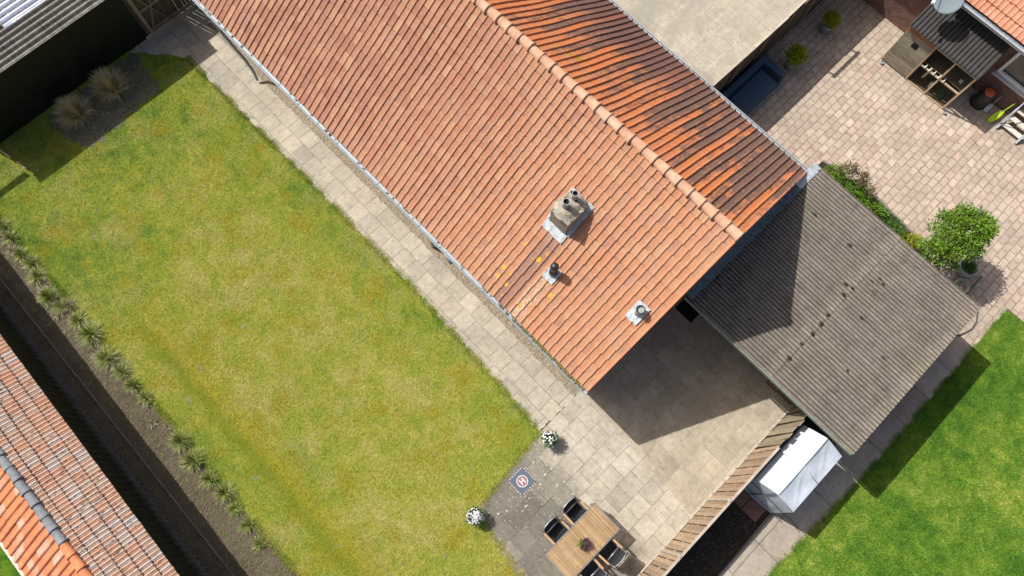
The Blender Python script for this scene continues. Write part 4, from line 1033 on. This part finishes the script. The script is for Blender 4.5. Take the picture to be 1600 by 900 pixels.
def crown(n, clumps, size, shell=.55, up=.4):
    """clumps: (x, y, z, r) lobes; leaves gathered into small twigs near each lobe's shell"""
    cl = np.array(clumps); w_ = cl[:, 3] ** 2; idx = rng.choice(len(cl), n // 7 + 1, p=w_ / w_.sum())
    d = rng.normal(size=(len(idx), 3)); d /= np.linalg.norm(d, axis=1)[:, None]; d[:, 2] = np.where(d[:, 2] < -.35, -d[:, 2], d[:, 2])
    r = cl[idx, 3] * (shell + (1.08 - shell) * rng.uniform(0, 1, len(idx)) ** .6)
    T = cl[idx, :3] + d * r[:, None]; tone = rng.uniform(0, 1, len(idx))
    P = np.repeat(T, 7, 0)[:n]; D = np.repeat(d, 7, 0)[:n]; tn = np.repeat(tone, 7)[:n]
    P = P + rng.normal(size=P.shape) * size * .7; D = D + rng.normal(size=D.shape) * .7; D[:, 2] += up * .4
    return leaves(P, D, size, np.clip(tn * .65 + rng.uniform(0, .38, len(P)), 0, 1))
def blades(n, r0, h, spread, w_, droop=.5):
    """grass tuft: 3-segment arching blades"""
    an = rng.uniform(0, 2 * np.pi, n); sp = spread * rng.uniform(.15, 1, n); hh = h * rng.uniform(.5, 1.1, n) * (1 - .45 * sp / spread)
    b = np.stack([np.cos(an), np.sin(an), 0 * an], 1); root = b * (r0 * rng.uniform(0, 1, n))[:, None]
    sd = np.stack([-np.sin(an), np.cos(an), 0 * an], 1) * (w_ * rng.uniform(.6, 1.2, n))[:, None]
    V = []; ts = [0, .4, .75, 1.0]; prof = []
    for t in ts:
        p = root + b * (sp * t ** 1.2)[:, None]; p[:, 2] = hh * (t * 1.5 - droop * t * t * (sp / spread) * 1.3); p[:, 2] = np.maximum(p[:, 2], .01)
        prof += [p - sd * (1 - t * .85), p + sd * (1 - t * .85)]
    V = np.stack(prof, 1).reshape(-1, 3); F = []
    base = np.arange(n) * 8
    F = np.concatenate([np.stack([base + 2 * k, base + 2 * k + 1, base + 2 * k + 3, base + 2 * k + 2], 1) for k in range(3)])
    u = rng.uniform(0, 1, n); u2 = rng.uniform(0, 1, n)
    UV = np.tile(np.repeat(np.stack([u, u2], 1), 4, 0), (3, 1))
    return V, F, UV

# potted white flowers
def flower_pot(loc, label, seed, white):
    t = thing('flower_pot', label, 'potted plant', loc, seed * 1.3, 'potted white flowers at the lawn corner')
    MB().lathe([(0, 0), (.11, 0), (.16, .22), (.175, .24), (.165, .25), (.15, .22), (0, .21)]).build('pot', M['pot_grey'], t, smooth=True)
    cl = [(0, 0, .34, .17)] + [(.12 * math.cos(a), .12 * math.sin(a), .30, .11) for a in np.arange(6) * 1.05]
    V, F, UV = crown(1500, cl, .045, .3); np_mesh('foliage', V, F, UV, M['leaf_dark'], t)
    # five petalled blooms
    m = MB(); n = 0
    while n < white:
        a = rng.uniform(0, 6.28); ph = rng.uniform(0, 1.45); r = .215 + rng.normal() * .012
        d = Vector((math.cos(a) * math.sin(ph), math.sin(a) * math.sin(ph), math.cos(ph))); c_ = Vector((0, 0, .31)) + Vector((d.x * r * 1.1, d.y * r * 1.1, d.z * r))
        q = d.to_track_quat('Z', 'Y').to_matrix(); R0 = rng.uniform(.022, .034); vs = [c_ - d * .008]; N5 = 10
        for i in range(N5):
            rr = R0 * (1 if i % 2 == 0 else .72); vs.append(c_ + q @ Vector((math.cos(i * .628) * rr, math.sin(i * .628) * rr, .006)))
        uvv = (rng.uniform(0, 1), rng.uniform(.3, 1))
        m.add(vs, [(0, 1 + i, 1 + (i + 1) % N5) for i in range(N5)], [[uvv] * 3 for _ in range(N5)]); n += 1
    m.build('blossom', M['petal'], t)
flower_pot((2.13, .0, .03), 'pot of white flowers with green leaves showing, at the patio corner nearest the gable', 1, 60)
flower_pot((-.62, -.04, .03), 'pot densely covered in white flowers beside the lawn edge near the table', 2, 105)

# potted yellow green bushes in the shaded courtyard
def bush_pot(loc, label, r, potr, ph):
    t = thing('potted_shrub', label, 'potted plant', loc, 0, 'potted shrubs in the courtyard shade')
    MB().lathe([(0, 0), (potr * .75, 0), (potr, ph - .03), (potr * 1.06, ph), (potr * .96, ph), (potr * .9, ph - .06), (0, ph - .06)]).build('pot', M['pot_grey'], t, smooth=True)
    cl = [(0, 0, ph + r * .8, r)] + [(r * .5 * math.cos(a), r * .5 * math.sin(a), ph + r * .6, r * .62) for a in np.arange(7) * .9]
    V, F, UV = crown(2600, cl, .06, .35); np_mesh('foliage', V, F, UV, M['leaf_yel'], t)
    MB().tube([(0, 0, ph - .08), (.01, 0, ph + r * .6)], .02).build('stem', M['bark'], t)
bush_pot((17.62, 2.98, .03), 'small yellow green shrub in grey pot farther from the sofa', .20, .22, .38)
bush_pot((15.75, 2.90, .03), 'rounder golden green shrub in a pot right beside the blue sofa', .28, .20, .38)

# tree in the bed and round pot in front of it
tr = thing('garden_tree', 'round crowned small tree with bright green leaves at the courtyard bed', 'tree', (13.75, -3.95, .03))
m = MB(); m.tube([(0, 0, 0), (.03, .02, .5), (-.02, .05, 1.0), (.0, .05, 1.5)], [.055, .045, .04, .03], 10)
for a in np.arange(7) * .9 + .3:
    m.tube([(0, .04, .9 + .06 * a), (.28 * math.cos(a), .28 * math.sin(a), 1.35), (.55 * math.cos(a), .55 * math.sin(a), 1.75 + .1 * math.sin(a * 3))], [.025, .018, .008], 6)
m.build('trunk', M['bark'], tr, smooth=True)
cl = [(0, .02, 1.9, .48), (.42, -.15, 1.85, .36), (-.40, .15, 1.75, .36), (.05, .42, 1.8, .36), (-.2, -.30, 1.8, .30), (.38, .38, 1.95, .28), (.62, -.32, 1.9, .20), (-.55, -.05, 1.5, .28), (-.62, .35, 1.4, .26), (-.5, .1, 1.0, .3), (.2, -.1, 2.25, .25), (.60, .12, 2.0, .2)]
cl += [(.74 * math.cos(a) * rng.uniform(.8, 1.2), .68 * math.sin(a) * rng.uniform(.75, 1.15) * (.75 if math.sin(a) < 0 else 1), 1.75 + rng.normal() * .22, rng.uniform(.09, .18)) for a in np.arange(18) * .35]
V, F, UV = crown(9000, cl, .078, .35); np_mesh('crown', V, F, UV, M['leaf'], tr)
pt = thing('round_planter', 'round pale stone planter with dark leafy filling below the tree', 'planter', (14.20, -4.95, .025))
MB().lathe([(0, 0), (.17, 0), (.24, .16), (.26, .34), (.27, .40), (.245, .40), (.22, .33), (0, .32)], n=32).build('pot', M['pot_light'], pt, smooth=True)
V, F, UV = crown(700, [(0, 0, .30, .19)], .055, .2); np_mesh('foliage', V, F, UV, M['leaf_dark'], pt)

# bed plants
def bed_plant(name, label, loc, cl, n, size, mat, stems=6):
    t = thing(name, label, 'plant', loc, 0, 'plants in the carport bed')
    V, F, UV = crown(n, cl, size, .25); np_mesh('foliage', V, F, UV, mat, t)
    m = MB()
    for k in range(stems):
        a = rng.uniform(0, 6.28); c_ = cl[k % len(cl)]
        m.tube([(rng.normal() * .03, rng.normal() * .03, 0), (c_[0] * .5, c_[1] * .5, c_[2] * .5), (c_[0], c_[1], c_[2])], .006, 5)
    m.build('stem', M['bark'], t)
bed_plant('rose_bush', 'taller bush with reddish brown leaf tips at the upper end of the carport bed', (13.25, -.55, .03), [(.1, .15, .62, .30), (.05, -.25, .55, .32), (.32, .0, .8, .2), (.25, -.55, .6, .28), (-.15, .3, .5, .24), (.3, -.85, .5, .25)], 2300, .07, M['leaf'])
bed_plant('rose_bush', 'reddish brown sprigs rising over the top of the carport bed', (13.55, -.75, .03), [(.0, .25, .95, .12), (.05, -.05, .98, .13), (.10, -.40, .95, .13), (.1, -.70, .8, .14), (.15, .1, 1.05, .14), (.25, -.3, .95, .14)], 800, .065, M['leaf_brown'])
bed_plant('leafy_plant', 'mid green leafy plant in the middle of the carport bed', (13.2, -1.75, .03), [(.1, .25, .46, .34), (.2, -.15, .42, .32), (.3, .45, .45, .24), (.35, -.4, .35, .24)], 1900, .07, M['leaf'])
bed_plant('leafy_plant', 'dark green bushy plant at the narrow part of the carport bed', (13.25, -2.6, .03), [(.1, .2, .34, .30), (.2, -.2, .34, .32), (.4, 0, .3, .24), (.35, .35, .3, .2)], 1900, .055, M['leaf_dark'])
bed_plant('leafy_plant', 'pale silvery leafed plant beside the small tree', (13.35, -3.25, .03), [(.1, .05, .28, .26), (.35, -.12, .28, .24), (.2, .3, .25, .18)], 1300, .05, M['leaf_yel'])
bed_plant('leafy_plant', 'bright green low plant under the tree next to the corrugated roof', (13.0, -4.05, .03), [(.05, .15, .5, .26), (.1, -.2, .42, .22)], 1300, .065, M['leaf'])
bed_plant('leafy_plant', 'small yellowish plant by the hose at the end of the carport bed', (13.25, -5.2, .03), [(0, 0, .14, .13), (.0, .2, .12, .1)], 350, .05, M['leaf_yel'])
# hose and tube
hs = MB()
for k in range(4): hs.tube([(13.80 + (.185 + .012 * k) * math.cos(a), -5.22 + (.17 + .012 * k) * math.sin(a), .05 + .025 * k) for a in np.linspace(0, 6.28, 40)], .014, 8)
hs.tube([(13.62, -5.22, .08), (13.45, -5.0, .06), (13.30, -4.75, .06), (13.22, -4.70, .3)], .045, 8)
tag(hs.build('garden_hose', M['hose'], smooth=True), 'pale green garden hose coiled on the paving by the planter', 'hose')
hb = MB(); arc = [(13.62, -5.35), (13.66, -5.55), (13.64, -5.78), (13.52, -6.0), (13.28, -6.16), (13.0, -6.20), (12.75, -6.12), (12.5, -6.0)]
hb.tube([(x, y, .06 + .03 * math.sin(i)) for i, (x, y) in enumerate(arc)], .022, 8)
tag(hb.build('rubber_tube', M['darktube'], smooth=True), 'dark curved rubber tube lying around the carport corner', 'tube')

# big straw grasses and the sedge row
def tuft(name, label, loc, n, r0, h, sp, w_, mat, cat='grass tuft', group=None, droop=.5):
    V, F, UV = blades(n, r0, h, sp, w_, droop); o = np_mesh(name, V, F, UV, mat); o.location = loc; return tag(o, label, cat, group)
tuft('ornamental_grass', 'large straw coloured grass in the shade nearest the path', (.02, 16.55, .02), 900, .14, .75, .60, .008, M['straw'], 'grass', 'large grasses in the shade', .45)
tuft('ornamental_grass', 'large straw coloured grass in the shade nearest the left edge', (-1.25, 16.55, .02), 850, .14, .7, .58, .008, M['straw'], 'grass', 'large grasses in the shade', .45)
ords = 'first second third fourth fifth sixth seventh eighth ninth tenth eleventh twelfth thirteenth fourteenth fifteenth sixteenth seventeenth eighteenth nineteenth twentieth'.split()
ys = [(-4.83, 15.1), (-4.88, 14.66), (-4.95, 14.05), (-4.90, 13.62), (-4.99, 13.19), (-5.11, 12.48), (-5.03, 12.00), (-4.94, 11.36), (-4.90, 10.80), (-4.98, 9.95), (-4.90, 9.35), (-4.92, 8.87), (-4.87, 8.35),
      (-4.90, 6.79), (-4.97, 6.14), (-4.95, 5.49), (-4.88, 4.92), (-4.95, 4.44), (-4.96, 3.90), (-5.04, 3.33)]
ys = ys[::1]; szs = [.75, .8, .8, .8, .85, 1.1, .8, .8, 1.15, 1.1, .85, .8, .75, 1.05, 1.05, .9, 1.05, .6, .7, .55]
for i, ((x, y), s_) in enumerate(zip(ys, szs)):
    tuft('sedge_tuft', '%s green sedge tuft from the top of the row between dark shed and lawn' % ords[i], (x, y, .01), int(330 * s_ * rng.uniform(.7, 1.3)), .10, .27 * s_, .33 * s_ * rng.uniform(.85, 1.15), .008, M['tuft'], 'grass tuft', 'sedge tufts in the left bed', .8)

k_ = 0
for (x, y, s_) in [(-5.05, 14.3, .7), (-5.02, 12.9, .8), (-5.2, 11.9, .7), (-4.85, 11.9, .9), (-5.08, 10.3, .8), (-4.88, 9.7, .9), (-5.0, 8.2, .6), (-5.15, 7.7, .5), (-4.9, 7.3, .5)]:
    V, F, UV = blades(int(170 * s_), .10, .16 * s_, .26 * s_, .008, .8); o = np_mesh('dry_tuft', V, F, UV, M['dry']); o.location = (x, y, .01)
    tag(o, '%s withered brown tuft from the top among the green sedges of the left bed' % ords[k_], 'grass tuft', 'withered tufts in the left bed'); k_ += 1
# ------------------------------------------------------------------ landing pad
pd = thing('landing_pad', 'square blue fabric landing pad with white ring and letter H', 'landing pad', (.875, -.26, .026), 0)
MB().box((0, 0, .003), (.50, .50, .006)).build('pad', M['pad_blue'], pd)
def disc(r0, r1, z, n=40):
    vs = []; 
    for r in (r0, r1): vs += [(r * math.cos(2 * math.pi * i / n), r * math.sin(2 * math.pi * i / n), z) for i in range(n)]
    return MB().add(vs, [(i, n + i, n + (i + 1) % n, (i + 1) % n) for i in range(n)])
disc(0, .135, .0085).build('red_disc', M['pad_red'], pd); disc(.135, .155, .010).build('white_ring', M['pad_white'], pd)
m = MB().box((-.045, 0, .0115), (.028, .16, .002)).box((.045, 0, .0115), (.028, .16, .002)).box((0, 0, .0118), (.09, .028, .002)); m.build('letter', M['pad_white'], pd)
a_ = MB(); b_ = MB()
for k in range(13):
    for sx, sy, hx in ((k, -1, 1), (k, 1, 1), (k, -1, 0), (k, 1, 0)):
        p = -.25 + .5 * (k + .5) / 13; q = .262 * sy
        (a_ if k % 2 else b_).box((p, q, .003) if hx else (q, p, .003), (.03, .022, .005) if hx else (.022, .03, .005))
a_.build('white_edge', M['pad_white'], pd); b_.build('red_edge', M['pad_red'], pd)
tag(MB().box((7.57, -.19, .034), (.50, .60, .014)).build('doormat', M['mat'], bevel=.004), 'black doormat in the shade below the gable', 'doormat')

# ------------------------------------------------------------------ table, chairs
tb = thing('garden_table', 'rectangular teak slatted table with grey metal frame on the patio', 'table', (.90, -2.35, .024))
m = MB(); n = 44
for k in range(n): m.box((-.885 + 1.77 * (k + .5) / n, 0, .722), (1.77 / n - .010, .855, .022))
m.build('slats', M['teak'], tb, bevel=.0015)
m = MB().box((0, .443, .718), (1.80, .022, .04)).box((0, -.443, .718), (1.80, .022, .04)).box((.892, 0, .718), (.018, .87, .04)).box((-.892, 0, .718), (.018, .87, .04)).box((0, 0, .70), (1.7, .05, .02)).box((.45, 0, .70), (.05, .85, .016)).box((-.45, 0, .70), (.05, .85, .016))
m.build('frame', M['alu'], tb)
for x in (-.86, .86):
    for y in (-.41, .41): MB().box((x, y, .35), (.05, .05, .70)).build('leg', M['alu'], tb)
def chair():
    t = thing('garden_chair', 'x', 'chair', (0, 0, 0), 0, 'chairs around the garden table')
    # faces -y (towards the table when placed at +y)
    m = MB(); vs = []; fs = []; n = 10
    for i in range(n + 1):
        x = -.215 + .43 * i / n
        for j, (y, z) in enumerate(((-.24, .44), (-.05, .425), (.16, .415))): vs.append((x, y, z - .012 * math.sin(math.pi * i / n)))
    for i in range(n):
        for j in range(2): a = i * 3 + j; fs.append((a, a + 3, a + 4, a + 1))
    o = m.add(vs, fs).build('seat', M['sling'], t, smooth=True); o.modifiers.new('s', 'SOLIDIFY').thickness = .012
    m = MB(); vs = []; fs = []
    for i in range(n + 1):
        x = -.215 + .43 * i / n; c_ = .035 * math.sin(math.pi * i / n)
        for j, (y, z) in enumerate(((.19, .47), (.24, .66), (.32, .89))): vs.append((x, y + c_ * (j + 1) / 3, z))
    for i in range(n):
        for j in range(2): a = i * 3 + j; fs.append((a, a + 3, a + 4, a + 1))
    o = m.add(vs, fs).build('backrest', M['sling'], t, smooth=True); o.modifiers.new('s', 'SOLIDIFY').thickness = .012
    m = MB()
    for s_ in (-1, 1):
        m.tube([(s_ * .235, -.26, .44), (s_ * .235, .15, .42), (s_ * .235, .24, .62), (s_ * .235, .325, .90)], .014, 8)
    m.tube([(-.235, .325, .90), (-.12, .355, .905), (0, .365, .905), (.12, .355, .905), (.235, .325, .90)], .014, 8)
    m.tube([(-.235, -.26, .44), (.235, -.26, .44)], .014, 8); m.tube([(-.235, .175, .43), (.235, .175, .43)], .018, 8)
    m.build('frame', M['alu'], t, smooth=True)
    for s_ in (-1, 1):
        m = MB(); m.tube([(s_ * .255, -.24, .64), (s_ * .265, -.26, .02)], .014, 8); m.build('leg', M['alu'], t)
        m = MB(); m.tube([(s_ * .255, .22, .63), (s_ * .265, .34, .02)], .014, 8); m.build('leg', M['alu'], t)
        MB().box((s_ * .262, -.02, .655), (.052, .50, .022)).build('armrest', M['teak_arm'], t, bevel=.006)
    return t
c0 = chair(); c0.location = (1.30, -1.78, .024); c0['label'] = 'black sling chair above the table, the one nearest the table corner'
dup(c0, (.62, -1.78, .024), .02, 'black sling chair above the table, the one nearer the lichened lawn side')
dup(c0, (1.24, -2.95, .024), math.pi + .06, 'black sling chair on the fence side with its greyish back to the fence, upper one')
dup(c0, (.56, -2.93, .024), math.pi - .02, 'black sling chair on the fence side, cut off by the lower picture edge')
cpz = thing('table_plant', 'small violet and green plant in a bowl on the teak table', 'potted plant', (.90, -2.42, .757))
MB().lathe([(0, 0), (.06, 0), (.10, .07), (.095, .075), (.07, .02), (0, .02)]).build('bowl', M['darktube'], cpz, smooth=True)
V, F, UV = crown(520, [(0, 0, .10, .11), (.05, .03, .10, .07), (-.05, -.02, .10, .07)], .04, .3); np_mesh('foliage', V, F, UV, M['leaf_vio'], cpz)
V, F, UV = crown(60, [(-.06, .07, .12, .05)], .045, .3); np_mesh('foliage', V, F, UV, M['leaf'], cpz)

# ------------------------------------------------------------------ stuff: grass blades, pebbles, weeds
def inside(P, poly):
    x, y = P[:, 0], P[:, 1]; r = np.zeros(len(P), bool); n = len(poly)
    for i in range(n):
        x1_, y1_ = poly[i]; x2_, y2_ = poly[(i + 1) % n]
        c_ = ((y1_ > y) != (y2_ > y)) & (x < (x2_ - x1_) * (y - y1_) / (y2_ - y1_ + 1e-12) + x1_); r ^= c_
    return r
def turf(name, label, poly, n, h, w_, mat, clump=True, margin=0.):
    P = np.array(poly); lo, hi = P.min(0), P.max(0); Q = rng.uniform(lo, hi, (n * 2, 2)); Q = Q[inside(Q, poly)][:n]
    m_ = len(Q); an = rng.uniform(0, 6.283, m_); L = h * rng.uniform(.5, 1.5, m_)
    tip = np.stack([Q[:, 0] + np.cos(an) * L * .8, Q[:, 1] + np.sin(an) * L * .8, .012 + L * .8], 1)
    s_ = np.stack([-np.sin(an), np.cos(an)], 1) * (w_ * rng.uniform(.6, 1.4, m_))[:, None]
    a = np.c_[Q - s_, np.full(m_, .010)]; b = np.c_[Q + s_, np.full(m_, .010)]
    V = np.stack([a, b, tip], 1).reshape(-1, 3); F = np.arange(3 * m_).reshape(m_, 3)
    UV = np.repeat(rng.uniform(0, 1, (m_, 2)), 3, 0)
    o = np_mesh(name, V, F, UV, mat); return tag(o, label, 'grass', kind='stuff')
vis = [(-4.86, 1), (-3.5, -1), (-.88, -3.2), (-.84, -1.75), (-.52, .03), (2.12, .32), (2.24, 1.5), (2.38, 6), (2.38, 11.2), (2.28, 16.1), (1.05, 17.2), (-3.9, 17.2), (-6, 17), (-4.9, 15.6)]
turf('grass', 'short mown grass blades over the patchy lawn', vis, 330000, .030, .0065, M['blade'])
turf('grass', 'short dense grass blades over the lush lower right lawn', [(3.2, -6.3), (5.3, -6.43), (6.5, -6.5), (8, -6.56), (14.26, -6.55), (14.28, -8.5), (9, -12), (4, -10.5)], 210000, .032, .0065, M['blade2'])
# longer tufts creeping over the edges
def edge_turf(a, b, n, spread, h, mat, label):
    a = np.array(a, float); b = np.array(b, float); t = rng.uniform(0, 1, n); k = np.sin(t * 37) + np.sin(t * 91 + 1) + rng.normal(size=n) * .6
    t = t[k > -.3]; m_ = len(t); Q = a + (b - a) * t[:, None] + rng.normal(size=(m_, 2)) * spread; an = rng.uniform(0, 6.283, m_); L = h * rng.uniform(.5, 1.5, m_)
    tip = np.stack([Q[:, 0] + np.cos(an) * L * .8, Q[:, 1] + np.sin(an) * L * .8, .02 + L * .7], 1); s_ = np.stack([-np.sin(an), np.cos(an)], 1) * .005
    V = np.stack([np.c_[Q - s_, np.full(m_, .01)], np.c_[Q + s_, np.full(m_, .01)], tip], 1).reshape(-1, 3)
    tag(np_mesh('grass', V, np.arange(3 * m_).reshape(m_, 3), np.repeat(rng.uniform(0, .8, (m_, 2)), 3, 0), mat), label, 'grass', kind='stuff')
edge_turf((-4.78, 15.6), (-4.82, 1.2), 15000, .05, .055, M['blade'], 'ragged grass fringe along the soil bed')
edge_turf((2.32, 16), (2.38, 6), 13000, .055, .06, M['blade'], 'ragged grass fringe along the upper path')
edge_turf((2.38, 6), (2.14, .4), 8500, .055, .06, M['blade'], 'ragged grass fringe along the lower path')
edge_turf((2.1, .3), (-.5, .04), 3500, .035, .04, M['blade'], 'ragged grass fringe by the landing pad')
edge_turf((-.52, .0), (-.86, -2.6), 3500, .05, .045, M['blade'], 'ragged grass fringe beside the lichened slabs')
edge_turf((3.3, -6.33), (7.5, -6.57), 7000, .05, .05, M['blade2'], 'ragged grass fringe by the tent side of the grey path')
edge_turf((7.5, -6.57), (14.2, -6.57), 11000, .05, .05, M['blade2'], 'ragged grass fringe along the grey side path')
def scatter(name, label, poly, n, r, mat, z=.02, cat='gravel', flat=.5):
    P = np.array(poly); lo, hi = P.min(0), P.max(0); Q = rng.uniform(lo, hi, (n * 3, 2)); Q = Q[inside(Q, poly)][:n]; m = MB()
    for x, y in Q:
        s_ = r * rng.uniform(.5, 1.5); a = rng.uniform(0, 6.28); uv = (rng.uniform(0, 1), rng.uniform(0, 1)); vs = [(x + math.cos(a + k * 1.047) * s_ * rng.uniform(.7, 1.2), y + math.sin(a + k * 1.047) * s_ * rng.uniform(.6, 1), z) for k in range(6)]
        vs += [(x + math.cos(a + k * 1.047) * s_ * .55, y + math.sin(a + k * 1.047) * s_ * .5, z + s_ * flat) for k in range(6)]
        m.add(vs, [(k, (k + 1) % 6, 6 + (k + 1) % 6, 6 + k) for k in range(6)] + [tuple(range(6, 12))], [[uv] * 4] * 6 + [[uv] * 6])
    return tag(m.build(name, mat), label, cat, kind='stuff')
scatter('gravel', 'pale pebbles in the sandy strip under the long gutter', [(3.42, .5), (3.66, .5), (3.66, 16), (3.40, 16)], 420, .013, M['pebble'], .02)
scatter('gravel', 'sparse pebbles washed onto the slab path', [(3.0, .5), (3.42, .5), (3.42, 16), (3.2, 16)], 220, .012, M['pebble'], .02)
scatter('gravel', 'small clods and stones on the bare soil bed', [(-5.75, 1), (-4.9, 1), (-4.9, 15.5), (-5.7, 15.5)], 1500, .018, simple('soil_clods', (.20, .16, .115), .95, .4, 20), .008, 'stones')
scatter('gravel', 'small stones and twigs on the grey soil patch', [(-1.8, 16.9), (-1.4, 15.5), (.9, 15.7), (1.1, 16.9)], 160, .016, M['pebble'], .018, 'stones')
scatter('gravel', 'bark chips and clods in the dark strip behind the fence', [(1, -4.2), (7.5, -4.2), (7.5, -5.3), (1, -5.4)], 900, .025, simple('bark_chips', (.10, .075, .05), .95, .5, 15), .024, 'bark chips')
scatter('gravel', 'loose leaf bits over the shaded soil beside the ribbed wall', [(-6.2, 2), (-5.82, 2), (-5.8, 15.4), (-6.05, 15.4)], 500, .018, simple('leaf_bits', (.16, .14, .10), .95, .5, 15), .008, 'litter')

scatter('leaf_litter', 'dry leaf bits and crumbs scattered over the patio slabs', [(-.5, -3.9), (7.8, -3.9), (7.8, 0), (0, 0)], 260, .012, M['dry'], .030, 'litter', .2)
scatter('leaf_litter', 'dry leaf bits blown over the courtyard blocks', [(12.5, -5), (19, -5), (19, 3.4), (12.5, 3.4)], 260, .013, M['dry'], .030, 'litter', .2)
scatter('leaf_litter', 'dry leaf bits along the long slab path', [(2.4, .5), (3.5, .5), (3.5, 16), (2.4, 16)], 200, .012, M['dry'], .026, 'litter', .2)
# weeds in the soil bed
wv_ = rng.uniform((-5.7, 1), (-4.85, 15.3), (150, 2)); Vs = []; Fs = []; Us = []; o_ = 0
for x, y in wv_:
    V, F, UV = blades(9, .02, rng.uniform(.03, .09), rng.uniform(.04, .10), .006, .8); V = V + np.array([x, y, .008]); Vs.append(V); Fs.append(F + o_); Us.append(UV); o_ += len(V)
tag(np_mesh('weeds', np.vstack(Vs), np.vstack(Fs), np.vstack(Us), M['tuft']), 'tiny weeds sprouting from the bare soil bed', 'weeds', kind='stuff')

scatter('fallen_petals', 'white petals fallen on the slabs around the upper flower pot', [(1.8, -.5), (2.7, -.5), (2.7, .25), (1.8, .2)], 22, .010, M['petal'], .030, 'petals', .1)
scatter('fallen_petals', 'white petals fallen beside the lower flower pot', [(-.9, -.6), (-.2, -.6), (-.2, .1), (-.9, .2)], 18, .010, M['petal'], .030, 'petals', .1)
